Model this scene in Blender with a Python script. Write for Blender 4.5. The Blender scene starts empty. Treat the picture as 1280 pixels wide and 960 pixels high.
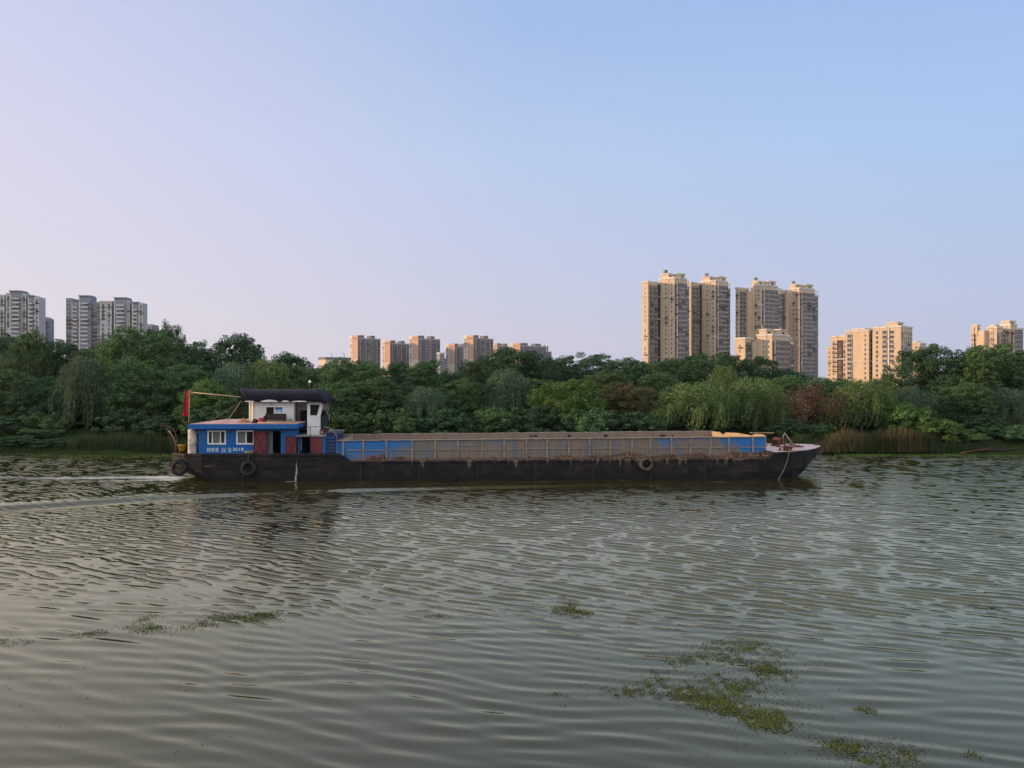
import bpy, math, random
import numpy as np
from mathutils import Vector, Matrix
R = math.radians
SC = bpy.context.scene
COL = SC.collection
# ------------------------------------------------------------------ camera
F = 967.0                      # focal length in photo pixels (1280 wide)
EYE = 6.3
cam = bpy.data.cameras.new('camera'); camo = bpy.data.objects.new('camera', cam); COL.objects.link(camo)
cam.sensor_width = 36.0; cam.lens = 36.0 * F / 1280.0
cam.clip_start = 0.1; cam.clip_end = 12000
camo.location = (0, 0, EYE); camo.rotation_euler = (R(90), 0, 0)
SC.camera = camo
# ------------------------------------------------------------------ sky + sun
SUN_EL, SUN_AZ = 9.0, 271.5     # azimuth clockwise from +Y: the sun stands to the left
w = bpy.data.worlds.new('World'); SC.world = w; w.use_nodes = True
nt = w.node_tree; nt.nodes.clear()
out = nt.nodes.new('ShaderNodeOutputWorld'); bg = nt.nodes.new('ShaderNodeBackground')
sky = nt.nodes.new('ShaderNodeTexSky'); sky.sky_type = 'NISHITA'; sky.sun_disc = False
sky.sun_elevation = R(SUN_EL); sky.sun_rotation = R(SUN_AZ)
sky.altitude = 0; sky.air_density = 1.0; sky.dust_density = 2.0; sky.ozone_density = 4.0
# evening smog: the band above the horizon goes to a pale lilac, on the sun's side most
geo = nt.nodes.new('ShaderNodeTexCoord'); sep = nt.nodes.new('ShaderNodeSeparateXYZ')
nt.links.new(geo.outputs['Generated'], sep.inputs[0])
def wmath(op, a, b=None, clamp=False):
    n = nt.nodes.new('ShaderNodeMath'); n.operation = op; n.use_clamp = clamp
    for i, v in enumerate((a, b)):
        if v is None: continue
        if isinstance(v, (int, float)): n.inputs[i].default_value = v
        else: nt.links.new(v, n.inputs[i])
    return n.outputs[0]
def wmix(fac, a, b, mode='MIX'):
    n = nt.nodes.new('ShaderNodeMix'); n.data_type = 'RGBA'; n.blend_type = mode
    for i, v in ((0, fac), (6, a), (7, b)):
        if isinstance(v, (int, float)): n.inputs[i].default_value = v
        elif isinstance(v, tuple): n.inputs[i].default_value = (*v, 1)
        else: nt.links.new(v, n.inputs[i])
    return n.outputs[2]
def lin(r, g, b_): return tuple(((v / 255 + .055) / 1.055) ** 2.4 for v in (r, g, b_))
def wramp(fac, stops):
    n = nt.nodes.new('ShaderNodeValToRGB'); el = n.color_ramp.elements
    while len(el) < len(stops): el.new(.5)
    for e_, (p, c) in zip(el, stops): e_.position = p; e_.color = (*c, 1)
    nt.links.new(fac, n.inputs[0]); return n.outputs[0]
zc = wmath('MAXIMUM', sep.outputs[2], 0.0)
# smoggy evening air: pale and pinkish on the sun's side, blue on the other, greyer low down
left = wmath('MULTIPLY', wmath('SUBTRACT', 0.58, sep.outputs[0]), 1 / 1.16, True)
low = wramp(left, [(0.02, lin(190, 197, 222)), (0.5, lin(207, 206, 223)), (0.97, lin(228, 219, 228))])
mid = wramp(left, [(0.02, lin(173, 201, 241)), (0.5, lin(188, 206, 239)), (0.97, lin(216, 215, 236))])
hi = wramp(left, [(0.02, lin(158, 190, 236)), (0.5, lin(167, 192, 235)), (0.97, lin(206, 210, 237))])
k1 = wmath('MULTIPLY', wmath('SUBTRACT', zc, 0.06), 1 / .22, True); k2 = wmath('MULTIPLY', wmath('SUBTRACT', zc, 0.28), 1 / .15, True)
smog = wmix(k2, wmix(k1, low, mid), hi)
smog = wmix(1.0, smog, (10.05, 10.05, 10.05), 'MULTIPLY')
skyc = wmix(0.88, sky.outputs[0], smog)
# added fill: the unseen upper and rear sky is brightened to lift trees and boat
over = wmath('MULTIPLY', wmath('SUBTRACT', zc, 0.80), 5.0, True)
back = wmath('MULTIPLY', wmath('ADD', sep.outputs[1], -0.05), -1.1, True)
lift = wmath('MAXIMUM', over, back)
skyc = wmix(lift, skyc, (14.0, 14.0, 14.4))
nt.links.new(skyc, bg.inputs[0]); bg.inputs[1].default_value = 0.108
nt.links.new(bg.outputs[0], out.inputs[0])
sun = bpy.data.lights.new('sun', 'SUN'); suno = bpy.data.objects.new('sun', sun); COL.objects.link(suno)
sun.energy = 5.0; sun.angle = R(0.6); sun.color = (1.0, 0.64, 0.35)
a, e = R(SUN_AZ), R(SUN_EL)
sd = Vector((math.sin(a) * math.cos(e), math.cos(a) * math.cos(e), math.sin(e)))
suno.rotation_euler = sd.to_track_quat('Z', 'Y').to_euler(); suno.location = (-60, 0, 40)
SC.view_settings.view_transform = 'Standard'; SC.view_settings.look = 'None'
SC.view_settings.gamma = 1; SC.view_settings.exposure = 0.0; SC.view_settings.use_curve_mapping = False
SC.render.engine = 'CYCLES'
SC.cycles.max_bounces = 6; SC.cycles.diffuse_bounces = 3; SC.cycles.glossy_bounces = 3
SC.cycles.transmission_bounces = 3; SC.cycles.transparent_max_bounces = 8
SC.cycles.use_denoising = True
SC.cycles.caustics_reflective = False; SC.cycles.caustics_refractive = False

# ------------------------------------------------------------------ helpers
def link(o, parent=None):
    COL.objects.link(o)
    if parent is not None: o.parent = parent
    return o
def tag(o, label=None, cat=None, group=None, kind=None):
    if label: o['label'] = label
    if cat: o['category'] = cat
    if group: o['group'] = group
    if kind: o['kind'] = kind
    return o
def empty(name, loc=(0, 0, 0), rz=0.0):
    o = bpy.data.objects.new(name, None); o.location = loc; o.rotation_euler = (0, 0, rz); o.empty_display_size = .5
    return link(o)
def copy_tree(o, parent=None):
    c = o.copy(); link(c); c.parent = parent
    for ch in [x for x in bpy.data.objects if x.parent == o]: copy_tree(ch, c)
    return c
class MB:
    def __init__(s): s.v = []; s.f = []; s.sm = []
    def add(s, v, f, smooth=False):
        n = len(s.v); s.v += [tuple(p) for p in v]; s.f += [tuple(i + n for i in q) for q in f]; s.sm += [smooth] * len(f); return s
    def box(s, x0, x1, y0, y1, z0, z1):
        v = [(x, y, z) for z in (z0, z1) for y in (y0, y1) for x in (x0, x1)]
        return s.add(v, [(0, 2, 3, 1), (4, 5, 7, 6), (0, 1, 5, 4), (2, 6, 7, 3), (0, 4, 6, 2), (1, 3, 7, 5)])
    def prism(s, poly, a, b, axis='y'):
        # poly: 2D points extruded along an axis from a to b
        n = len(poly)
        def p(q, t): return (q[0], t, q[1]) if axis == 'y' else ((q[0], q[1], t) if axis == 'z' else (t, q[0], q[1]))
        v = [p(q, a) for q in poly] + [p(q, b) for q in poly]
        f = [tuple(range(n))[::-1], tuple(range(n, 2 * n))] + [(i, (i + 1) % n, n + (i + 1) % n, n + i) for i in range(n)]
        return s.add(v, f)
    def tube(s, pts, r, n=6, closed=False, cap=True):
        pts = [Vector(p) for p in pts]; m = len(pts); rr = r if isinstance(r, (list, tuple)) else [r] * m
        V = []; ref = Vector((0.13, 0.31, 0.94))
        for i, p in enumerate(pts):
            t = (pts[(i + 1) % m] - pts[i - 1]) if closed else (pts[min(i + 1, m - 1)] - pts[max(i - 1, 0)])
            t.normalize(); u = t.cross(ref)
            if u.length < .05: u = t.cross(Vector((1, 0, 0)))
            u.normalize(); q = t.cross(u)
            for k in range(n):
                A = 2 * math.pi * k / n; V.append(p + (u * math.cos(A) + q * math.sin(A)) * rr[i])
        Fc = []
        for i in range(m if closed else m - 1):
            j = (i + 1) % m
            for k in range(n): Fc.append((i * n + k, i * n + (k + 1) % n, j * n + (k + 1) % n, j * n + k))
        if not closed and cap: Fc += [tuple(range(n))[::-1], tuple(range((m - 1) * n, m * n))]
        return s.add(V, Fc, True)
    def lathe(s, prof, c=(0, 0, 0), n=16, axis='z', closed=False):
        V = []; m = len(prof)
        for (r, h) in prof:
            for k in range(n):
                A = 2 * math.pi * k / n
                p = (r * math.cos(A), r * math.sin(A), h)
                if axis == 'y': p = (p[0], p[2], p[1])
                if axis == 'x': p = (p[2], p[0], p[1])
                V.append((p[0] + c[0], p[1] + c[1], p[2] + c[2]))
        Fc = []
        for i in range(m if closed else m - 1):
            j = (i + 1) % m
            for k in range(n): Fc.append((i * n + k, i * n + (k + 1) % n, j * n + (k + 1) % n, j * n + k))
        if not closed: Fc += [tuple(range(n))[::-1], tuple(range((m - 1) * n, m * n))]
        return s.add(V, Fc, True)
    def mesh(s, name, mat):
        me = bpy.data.meshes.new(name); me.from_pydata(s.v, [], s.f)
        me.polygons.foreach_set('use_smooth', s.sm); 
        if mat: me.materials.append(mat)
        me.update(); return me
    def build(s, name, mat, parent=None, loc=(0, 0, 0), rz=0.0):
        o = bpy.data.objects.new(name, s.mesh(name, mat)); o.location = loc; o.rotation_euler = (0, 0, rz)
        return link(o, parent)
def holed(m, x0, x1, z0, z1, ya, yb, holes):
    """a wall slab in the xz plane with rectangular openings"""
    xs = sorted({x0, x1, *[h[0] for h in holes], *[h[1] for h in holes]}); zs = sorted({z0, z1, *[h[2] for h in holes], *[h[3] for h in holes]})
    xs = [x for x in xs if x0 <= x <= x1]; zs = [z for z in zs if z0 <= z <= z1]
    for i in range(len(xs) - 1):
        zrun = None
        for j in range(len(zs) - 1):
            cx, cz = (xs[i] + xs[i + 1]) / 2, (zs[j] + zs[j + 1]) / 2
            hole = any(h[0] < cx < h[1] and h[2] < cz < h[3] for h in holes)
            if not hole:
                if zrun is None: zrun = zs[j]
            if (hole or j == len(zs) - 2) and zrun is not None:
                m.box(xs[i], xs[i + 1], ya, yb, zrun, zs[j] if hole else zs[j + 1]); zrun = None
def np_mesh(name, V, nper, mat, smooth=False):
    """loose polygons of nper corners each from a (n*nper,3) array"""
    V = np.asarray(V, dtype=np.float32).reshape(-1, 3); n = len(V) // nper
    me = bpy.data.meshes.new(name)
    me.vertices.add(len(V)); me.vertices.foreach_set('co', V.ravel())
    me.loops.add(len(V)); me.loops.foreach_set('vertex_index', np.arange(len(V), dtype=np.int32))
    me.polygons.add(n); me.polygons.foreach_set('loop_start', np.arange(0, len(V), nper, dtype=np.int32))
    me.polygons.foreach_set('loop_total', np.full(n, nper, dtype=np.int32))
    if smooth: me.polygons.foreach_set('use_smooth', np.ones(n, dtype=bool))
    me.materials.append(mat); me.update(calc_edges=True); return me

# ------------------------------------------------------------------ materials
def new_mat(name):
    m = bpy.data.materials.new(name); m.use_nodes = True; t = m.node_tree
    b = t.nodes['Principled BSDF']; return m, t, b
def noise(t, scale, detail=5, rough=.6, coord='Object', stretch=None):
    tc = t.nodes.new('ShaderNodeTexCoord'); n = t.nodes.new('ShaderNodeTexNoise')
    n.inputs['Scale'].default_value = scale; n.inputs['Detail'].default_value = detail; n.inputs['Roughness'].default_value = rough
    if stretch:
        mp = t.nodes.new('ShaderNodeMapping'); mp.inputs['Scale'].default_value = stretch
        t.links.new(tc.outputs[coord], mp.inputs[0]); t.links.new(mp.outputs[0], n.inputs['Vector'])
    else: t.links.new(tc.outputs[coord], n.inputs['Vector'])
    return n.outputs['Fac']
def ramp(t, fac, stops):
    n = t.nodes.new('ShaderNodeValToRGB'); el = n.color_ramp.elements
    while len(el) < len(stops): el.new(.5)
    for e_, (p, c) in zip(el, stops):
        e_.position = p; e_.color = (*c, 1) if isinstance(c, tuple) else (c, c, c, 1)
    t.links.new(fac, n.inputs[0]); return n.outputs[0]
def mixc(t, fac, a, b, mode='MIX'):
    n = t.nodes.new('ShaderNodeMix'); n.data_type = 'RGBA'; n.blend_type = mode
    for i, v in ((0, fac), (6, a), (7, b)):
        if isinstance(v, (int, float)): n.inputs[i].default_value = v
        elif isinstance(v, tuple): n.inputs[i].default_value = (*v, 1)
        else: t.links.new(v, n.inputs[i])
    return n.outputs[2]
def math_(t, op, a, b=None, c=None, clamp=False):
    n = t.nodes.new('ShaderNodeMath'); n.operation = op; n.use_clamp = clamp
    for i, v in enumerate((a, b, c)):
        if v is None: continue
        if isinstance(v, (int, float)): n.inputs[i].default_value = v
        else: t.links.new(v, n.inputs[i])
    return n.outputs[0]
def bump(t, b, h, strength=.4, dist=.05):
    n = t.nodes.new('ShaderNodeBump'); n.inputs['Strength'].default_value = strength; n.inputs['Distance'].default_value = dist
    t.links.new(h, n.inputs['Height']); t.links.new(n.outputs[0], b.inputs['Normal'])
def paint(name, c, rough=.6, dirt=None, dirt_amt=.5, scale=1.2, stretch=None, var=.25, metal=0.0, bmp=.15):
    """painted or plain surface with tonal mottling and an optional second (dirt, rust) colour in patches"""
    m, t, b = new_mat(name)
    n1 = noise(t, scale * 3, 6, .65, stretch=stretch)
    col = mixc(t, n1, tuple(x * (1 - var) for x in c), tuple(min(1, x * (1 + var)) for x in c))
    if dirt:
        n2 = noise(t, scale, 8, .7, stretch=stretch)
        k = ramp(t, n2, [(max(0, .62 - dirt_amt * .4), 0.0), (min(1, .80 - dirt_amt * .3), 1.0)])
        col = mixc(t, k, col, dirt)
    t.links.new(col, b.inputs['Base Color']); b.inputs['Roughness'].default_value = rough; b.inputs['Specular IOR Level'].default_value = .28; b.inputs['Metallic'].default_value = metal
    if bmp: bump(t, b, n1, bmp, .02)
    return m
M = {}
M['hull'] = paint('hull_paint', (.017, .019, .023), .5, (.075, .05, .034), .30, .55, stretch=(.7, .7, 1.6), var=.5)
M['hull_low'] = M['hull']
M['blue'] = paint('blue_paint', (.006, .092, .33), .55, (.012, .10, .26), .5, 1.0)
M['blue_dark'] = paint('dark_blue_paint', (.005, .030, .11), .5, (.008, .022, .07), .4, 1.0)
M['roofpink'] = paint('faded_roof_paint', (.50, .33, .32), .75, (.30, .13, .10), .45, .8)
M['deckpink'] = paint('faded_deck_paint', (.50, .39, .36), .75, (.33, .17, .12), .45, .7)
M['red'] = paint('red_door_paint', (.16, .030, .038), .6, (.09, .02, .024), .5, 1.5)
M['white'] = paint('white_paint', (.62, .60, .60), .55, (.46, .40, .34), .30, 1.1)
M['frame'] = paint('white_frame', (.70, .71, .72), .5)
M['dark'] = paint('dark_interior', (.02, .02, .022), .8)
M['tarp'] = paint('navy_tarpaulin', (.0065, .008, .015), .9, (.010, .012, .018), .4, .9, bmp=.4)
M['rubber'] = paint('tyre_rubber', (.014, .014, .014), .8, (.05, .043, .036), .4, 3)
M['rubber_mud'] = paint('muddy_tyre_rubber', (.10, .085, .058), .85, (.03, .027, .023), .45, 4)
M['rust'] = paint('rusty_iron', (.14, .058, .034), .85, (.05, .025, .018), .5, 4, bmp=.5)
M['steel'] = paint('weathered_steel', (.26, .24, .22), .6, (.14, .08, .05), .4, 3)
M['tank'] = paint('chalky_tank', (.50, .46, .43), .65, (.22, .17, .13), .45, 2.5)
M['mud'] = paint('mud_and_rubble', (.185, .118, .078), .95, (.075, .048, .033), .55, 3, bmp=.8)
M['sand'] = paint('sand', (.36, .27, .165), .95, (.25, .18, .11), .4, 1.0, bmp=.6)
M['yellow'] = paint('yellow_plastic', (.50, .33, .04), .5)
M['pink'] = paint('pink_plastic', (.62, .10, .20), .45)
M['wood'] = paint('worn_wood', (.34, .22, .12), .8, (.2, .12, .07), .4, 5)
M['brownwood'] = paint('dark_brown_wood', (.035, .02, .018), .7)
M['cloth_tan'] = paint('tan_cloth', (.33, .19, .11), .95, (.20, .10, .06), .5, 5)
M['cloth_green'] = paint('green_mat', (.10, .15, .085), .95, (.16, .17, .11), .4, 5)
M['black'] = paint('black_plastic', (.015, .015, .017), .6)
M['rope'] = paint('old_rope', (.26, .20, .14), .95, None, 0, 8)
M['bamboo'] = paint('bamboo_pole', (.50, .34, .20), .7, None, 0, 4)
M['flag'] = paint('red_flag_cloth', (.42, .018, .03), .8, (.25, .01, .02), .4, 3)
M['sign'] = paint('pale_blue_sign', (.45, .55, .66), .4)
M['letter'] = paint('white_lettering', (.72, .74, .76), .6, (.42, .48, .56), .40, 6)
M['lampwhite'] = paint('white_lamp', (.75, .75, .75), .4)
def coaming_mat(name, x_lo, x_hi, muddy):
    """blue paint worn back to mud and rust, stripes running down the plate"""
    m, t, b = new_mat(name)
    tc = t.nodes.new('ShaderNodeTexCoord'); sp = t.nodes.new('ShaderNodeSeparateXYZ'); t.links.new(tc.outputs['Object'], sp.inputs[0])
    streak = noise(t, 1.0, 7, .7, stretch=(3.2, 1, .35)); big = noise(t, .35, 4, .6, stretch=(1, 1, .5)); fine = noise(t, 9, 6, .7)
    blue = mixc(t, fine, (.006, .095, .31), (.020, .165, .40))
    mud = mixc(t, fine, (.120, .084, .056), (.26, .185, .125))
    if not muddy: mud = mixc(t, ramp(t, streak, [(.44, 0.0), (.60, 1.0)]), mud, (.098, .118, .136))
    # the two ends of the hold keep their blue, the middle is mud
    xl = math_(t, 'MULTIPLY', math_(t, 'SUBTRACT', sp.outputs[0], x_lo), .16, clamp=True)
    xr = math_(t, 'MULTIPLY', math_(t, 'SUBTRACT', x_hi, sp.outputs[0]), .24, clamp=True)
    mid = math_(t, 'MINIMUM', xl, xr)
    k = math_(t, 'ADD', math_(t, 'MULTIPLY', big, .9), math_(t, 'MULTIPLY', streak, .55))
    k = math_(t, 'ADD', k, math_(t, 'MULTIPLY', math_(t, 'SUBTRACT', mid, .75), .55))
    zk = math_(t, 'MULTIPLY', math_(t, 'SUBTRACT', 1.85, sp.outputs[2]), .22)
    k = math_(t, 'ADD', k, zk)
    k = ramp(t, k, [(.525, 0.0), (.715, 1.0)]) if not muddy else math_(t, 'ADD', .92, math_(t, 'MULTIPLY', k, .05))
    t.links.new(mixc(t, k, blue, mud), b.inputs['Base Color']); b.inputs['Roughness'].default_value = .75
    bump(t, b, fine, .35, .03); return m
def foliage(name, c1, c2, transl=.25):
    m, t, b = new_mat(name); t.nodes.remove(b)
    gm = t.nodes.new('ShaderNodeNewGeometry'); oi = t.nodes.new('ShaderNodeObjectInfo')
    big = noise(t, .45, 3, .6)
    f = math_(t, 'ADD', math_(t, 'MULTIPLY', math_(t, 'POWER', gm.outputs['Random Per Island'], 1.6), .85), math_(t, 'MULTIPLY', math_(t, 'SUBTRACT', big, .32), .75))
    col = mixc(t, f, c1, c2)
    hs = t.nodes.new('ShaderNodeHueSaturation')
    t.links.new(math_(t, 'MULTIPLY_ADD', oi.outputs['Random'], .03, .485), hs.inputs['Hue'])
    t.links.new(math_(t, 'MULTIPLY_ADD', oi.outputs['Random'], .30, .84), hs.inputs['Value'])
    t.links.new(col, hs.inputs['Color'])
    d = t.nodes.new('ShaderNodeBsdfDiffuse'); tr = t.nodes.new('ShaderNodeBsdfTranslucent')
    mx = t.nodes.new('ShaderNodeMixShader'); mx.inputs[0].default_value = transl
    t.links.new(hs.outputs[0], d.inputs[0]); t.links.new(hs.outputs[0], tr.inputs[0])
    t.links.new(d.outputs[0], mx.inputs[1]); t.links.new(tr.outputs[0], mx.inputs[2])
    t.links.new(mx.outputs[0], t.nodes['Material Output'].inputs[0]); return m
M['leaf'] = foliage('broad_leaves', (.022, .052, .026), (.165, .265, .105))
M['leaf_dark'] = foliage('dark_leaves', (.016, .040, .026), (.110, .195, .090))
M['leaf_bright'] = foliage('bright_leaves', (.028, .072, .026), (.185, .315, .095))
M['leaf_willow'] = foliage('willow_leaves', (.032, .066, .028), (.200, .270, .100), .3)
M['leaf_grey'] = foliage('grey_green_leaves', (.036, .068, .044), (.170, .245, .140), .3)
M['leaf_olive'] = foliage('olive_brown_leaves', (.055, .062, .030), (.21, .20, .09))
M['leaf_red'] = foliage('russet_leaves', (.17, .095, .05), (.40, .235, .125))
M['reed'] = foliage('green_reeds', (.026, .046, .020), (.075, .10, .042))
M['reed_dry'] = foliage('dry_reeds', (.065, .052, .028), (.155, .118, .066))
M['grass'] = foliage('bank_grass', (.018, .038, .016), (.045, .075, .028))
M['weed'] = foliage('water_weed', (.026, .034, .014), (.160, .178, .055), .15)
M['duck'] = foliage('duckweed', (.055, .085, .025), (.10, .14, .042), .1)
M['bark'] = paint('bark', (.085, .070, .056), .95, (.045, .036, .030), .5, 3, bmp=.6)
# ------------------------------------------------------------------ the setting: terrain, river
def ground_z(y):
    return float(np.interp(y, [-400, -3, 2, 8.5, 12, 62, 67.5, 69.2, 71.5, 78, 90, 120, 6000], [4.9, 4.7, 4.6, -.3, -2.5, -2.5, -.7, .02, .55, 1.45, 2.0, 2.5, 3.0]))
rng = np.random.default_rng(5)
ys = np.concatenate([[-400, -60, -20, -8, -3, 0, 2, 4, 6, 8.5, 10, 12, 30, 55, 62, 65], np.arange(66.5, 84, .5), [86, 90, 95, 100, 110, 120, 160, 250, 500, 1000, 2000]])
xs = np.concatenate([[-1600, -900, -400, -200, -120], np.arange(-90, 90.1, 1.2), [120, 200, 400, 900, 1600]])
V = []
for y in ys:
    for x in xs:
        sh = (0.9 * math.sin(x * .13 + 1) + .6 * math.sin(x * .31)) if 66 < y < 84 else 0
        z = ground_z(y + sh) + (.05 * math.sin(x * 1.9 + y) + .04 * math.sin(x * 3.7 - y * 2.3) if y > 69 else 0)
        V.append((x, y, z))
n = len(xs); FQ = [(j * n + i, j * n + i + 1, (j + 1) * n + i + 1, (j + 1) * n + i) for j in range(len(ys) - 1) for i in range(n - 1)]
m, t, b = new_mat('bank_soil')
g1 = noise(t, .25, 6); g2 = noise(t, 3, 6)
t.links.new(mixc(t, ramp(t, g1, [(.38, 0.0), (.6, 1.0)]), mixc(t, g2, (.018, .016, .010), (.034, .030, .018)), mixc(t, g2, (.014, .026, .009), (.030, .048, .016))), b.inputs['Base Color'])
b.inputs['Roughness'].default_value = 1; b.inputs['Specular IOR Level'].default_value = 0; bump(t, b, g2, .6, .1)
tag(MB().add(V, FQ, True).build('ground', m), 'earth bank and land beyond the river', kind='structure')

# river: one sheet, finely cut where it is seen, with the waves as real relief
def lerp_line(pts, x):
    return np.interp(x, [p[0] for p in pts], [p[1] for p in pts])
WAKE = [(-60, 27.0), (-40, 33.5), (-26, 39.2), (-19.5, 42.9), (-10.4, 45.9), (0, 47.7), (9, 49.2)]     # the bow wave's crest line
def warp(X, Y, s, seed):
    r = np.random.default_rng(seed); o = np.zeros_like(X)
    for _ in range(6):
        k = r.normal(0, 1, 2) * s; o += np.sin(k[0] * X + k[1] * Y + r.uniform(0, 6.28))
    return o / 2.45
RIP = .0062          # relief of the ripples in the mesh; their full slope is carried by the surface normals
def waves(X, Y, full=False, RIP=RIP):
    """height of the water; with full, also the sideways drift of the surface that sharpens the crests"""
    r = np.random.default_rng(11)
    Xw = X + .22 * warp(X, Y, .35, 1) + .05 * warp(X, Y, 1.3, 5); Yw = Y + .22 * warp(X, Y, .35, 2) + .05 * warp(X, Y, 1.3, 6)
    patch = .5 + .5 * warp(X, Y, .13, 3)                        # gusts
    ruffle = np.clip((Y - 18.2 - 1.6 * warp(X, Y, .25, 4) + .07 * X) / 6.5, 0, 1); ruffle = ruffle * ruffle * (3 - 2 * ruffle)
    calm = np.exp(-((Y - 46.8 - .028 * X) / 2.2) ** 2) * (np.abs(X + 1) < 23)      # lee along the hull
    shore = 1 + .15 * np.clip((Y - 57) / 6, 0, 1)
    d = Y - lerp_line(WAKE, X); amp = np.interp(X, [-60, -26, 0, 9, 12], [.15, .14, .08, .05, 0])
    smooth = np.exp(-((d - .2) / 1.15) ** 4) * (X < 9)
    damp = (1 - .6 * calm) * shore * (1 - .85 * smooth)
    z = np.zeros_like(X); DX = np.zeros_like(X); DY = np.zeros_like(X); Hc = np.zeros_like(X); wsum = 0
    for i in range(96):
        if i < 12: lam = r.uniform(.9, 1.7); sl = .007; ang = r.normal(26, 12); mod = .6 + .4 * ruffle
        elif i < 26: lam = r.uniform(.42, .82); sl = .0175; ang = r.normal(18, 10); mod = 1.15 - .75 * ruffle
        elif i < 72: lam = r.uniform(.32, .60); sl = 1.0; ang = r.normal(30, 8.5)
        else: lam = r.uniform(.31, .44); sl = .38; ang = r.normal(24, 24)
        k = 2 * math.pi / lam; th = R(90 - ang); cx, cy = math.cos(th), math.sin(th)
        ph = k * (cx * Xw + cy * Yw) + r.uniform(0, 6.28)
        if i < 26:
            a_ = mod * damp * sl / k; z += a_ * np.sin(ph)
            if full: cs = np.cos(ph) * a_ * 1.2; DX += cx * cs; DY += cy * cs
        else: Hc += sl * np.sin(ph); wsum += sl * sl / 2
    # wind ripples: broad flat backs and narrow, steeper crests
    Hc /= math.sqrt(wsum); gust = damp * ruffle * (.66 + .50 * patch)
    cut = .70 + .6 * (1 - ruffle)
    z += gust * RIP * (.20 * Hc + 1.45 * np.log1p(np.exp(np.clip((Hc - cut) * 5.5, -40, 40))) / 5.5)
    z += amp * (np.exp(-((d) / .55) ** 2) - .55 * np.exp(-((d + 1.1) / .6) ** 2) + .4 * np.exp(-((d - 1.9) / .7) ** 2))
    return (z, DX, DY) if full else z
def foam_of(X, Y):
    f = np.zeros_like(X)
    # churned water from the screw: a strip running back from the stern
    back = -21.6 - X; on = np.clip(back / .6, 0, 1) * (back > 0)
    c = 51.9 + .012 * back + .25 * np.sin(back * .5); wdt = .75 + .035 * back
    f += on * np.exp(-((Y - c) / wdt) ** 2) * np.interp(back, [0, 4, 12, 40], [1.25, .95, .62, .40])
    c2 = 51.0 - .19 * back * np.exp(-back / 30); 
    f += on * np.exp(-((Y - c2) / (.45 + .03 * back)) ** 2) * np.interp(back, [0, 3, 10, 25], [1.1, .70, .30, .0])
    # thin broken line on the bow wave
    d = Y - lerp_line(WAKE, X); f += .30 * np.exp(-((d - .15) / .35) ** 2) * np.interp(X, [-60, -22, -2, 8, 9], [.8, .8, .55, .25, 0])
    # stem and side wash of the hull
    f += .55 * np.exp(-((Y - 50.75 - .028 * X - .0) / .22) ** 2) * np.clip((X - 12) / 4, 0, 1) * (X < 18.5)
    f += .8 * np.exp(-((X + 14.4) / .9) ** 2 - ((Y - 50.0) / .22) ** 2)
    return np.clip(f, 0, 1.3)
rows = np.concatenate([np.arange(8.2, 16, .05), np.arange(16, 42, .032), np.arange(42, 70.01, .055)])
rows = np.concatenate([[-10, 4, 6.5], rows, [73]])
core = np.linspace(-1, 1, 1050)
col = np.concatenate([[-40, -10, -4, -2, -1.4, -1.15], core, [1.15, 1.4, 2, 4, 10, 40]])
half = np.maximum(rows, 9) * .74 + 3.5
X = half[:, None] * col[None, :]; Y = np.repeat(rows[:, None], len(col), 1)
Z, DX, DY = waves(X, Y, True)
R_N = .0195; e_ = .012
Z0 = waves(X, Y, RIP=R_N); NX = (Z0 - waves(X + e_, Y, RIP=R_N)) / e_; NY = (Z0 - waves(X, Y + e_, RIP=R_N)) / e_
fade = np.clip((rows - 7) / 2, 0, 1) * np.clip((71 - rows) / 3, 0, 1)
fade = fade[:, None] * (np.abs(col) <= 1.15)[None, :]; Z *= fade; FX, FY = X + DX * fade, Y + DY * fade
FO = foam_of(X, Y)
nr, nc = X.shape
me = bpy.data.meshes.new('river')
P = np.stack([FX, FY, Z], -1).reshape(-1, 3).astype(np.float32)
idx = np.arange(nr * nc).reshape(nr, nc)
Q = np.stack([idx[:-1, :-1], idx[:-1, 1:], idx[1:, 1:], idx[1:, :-1]], -1).reshape(-1, 4).astype(np.int32)
me.vertices.add(len(P)); me.vertices.foreach_set('co', P.ravel())
me.loops.add(Q.size); me.loops.foreach_set('vertex_index', Q.ravel())
me.polygons.add(len(Q)); me.polygons.foreach_set('loop_start', np.arange(0, Q.size, 4, dtype=np.int32)); me.polygons.foreach_set('loop_total', np.full(len(Q), 4, dtype=np.int32))
me.polygons.foreach_set('use_smooth', np.ones(len(Q), dtype=bool))
at_ = me.attributes.new('foam', 'FLOAT', 'POINT'); at_.data.foreach_set('value', FO.ravel().astype(np.float32))
NV = np.stack([NX * fade, NY * fade, np.ones_like(NX)], -1); NV /= np.linalg.norm(NV, axis=-1, keepdims=True)
at2 = me.attributes.new('ripple_normal', 'FLOAT_VECTOR', 'POINT'); at2.data.foreach_set('vector', NV.reshape(-1).astype(np.float32))
me.update(calc_edges=True)
m, t, b = new_mat('river_water')
at = t.nodes.new('ShaderNodeAttribute'); at.attribute_name = 'foam'
murk = mixc(t, noise(t, .12, 3), (.025, .0245, .0075), (.033, .031, .0105))
t.nodes.remove(b)
rip = noise(t, 5.5, 3, .55, stretch=(1, 1.5, 1)); bn = t.nodes.new('ShaderNodeBump'); bn.inputs['Strength'].default_value = .12; bn.inputs['Distance'].default_value = .02
t.links.new(rip, bn.inputs['Height'])
na = t.nodes.new('ShaderNodeAttribute'); na.attribute_name = 'ripple_normal'; t.links.new(na.outputs['Vector'], bn.inputs['Normal'])
fr = t.nodes.new('ShaderNodeFresnel'); fr.inputs['IOR'].default_value = 1.50; t.links.new(bn.outputs[0], fr.inputs['Normal'])
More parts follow.
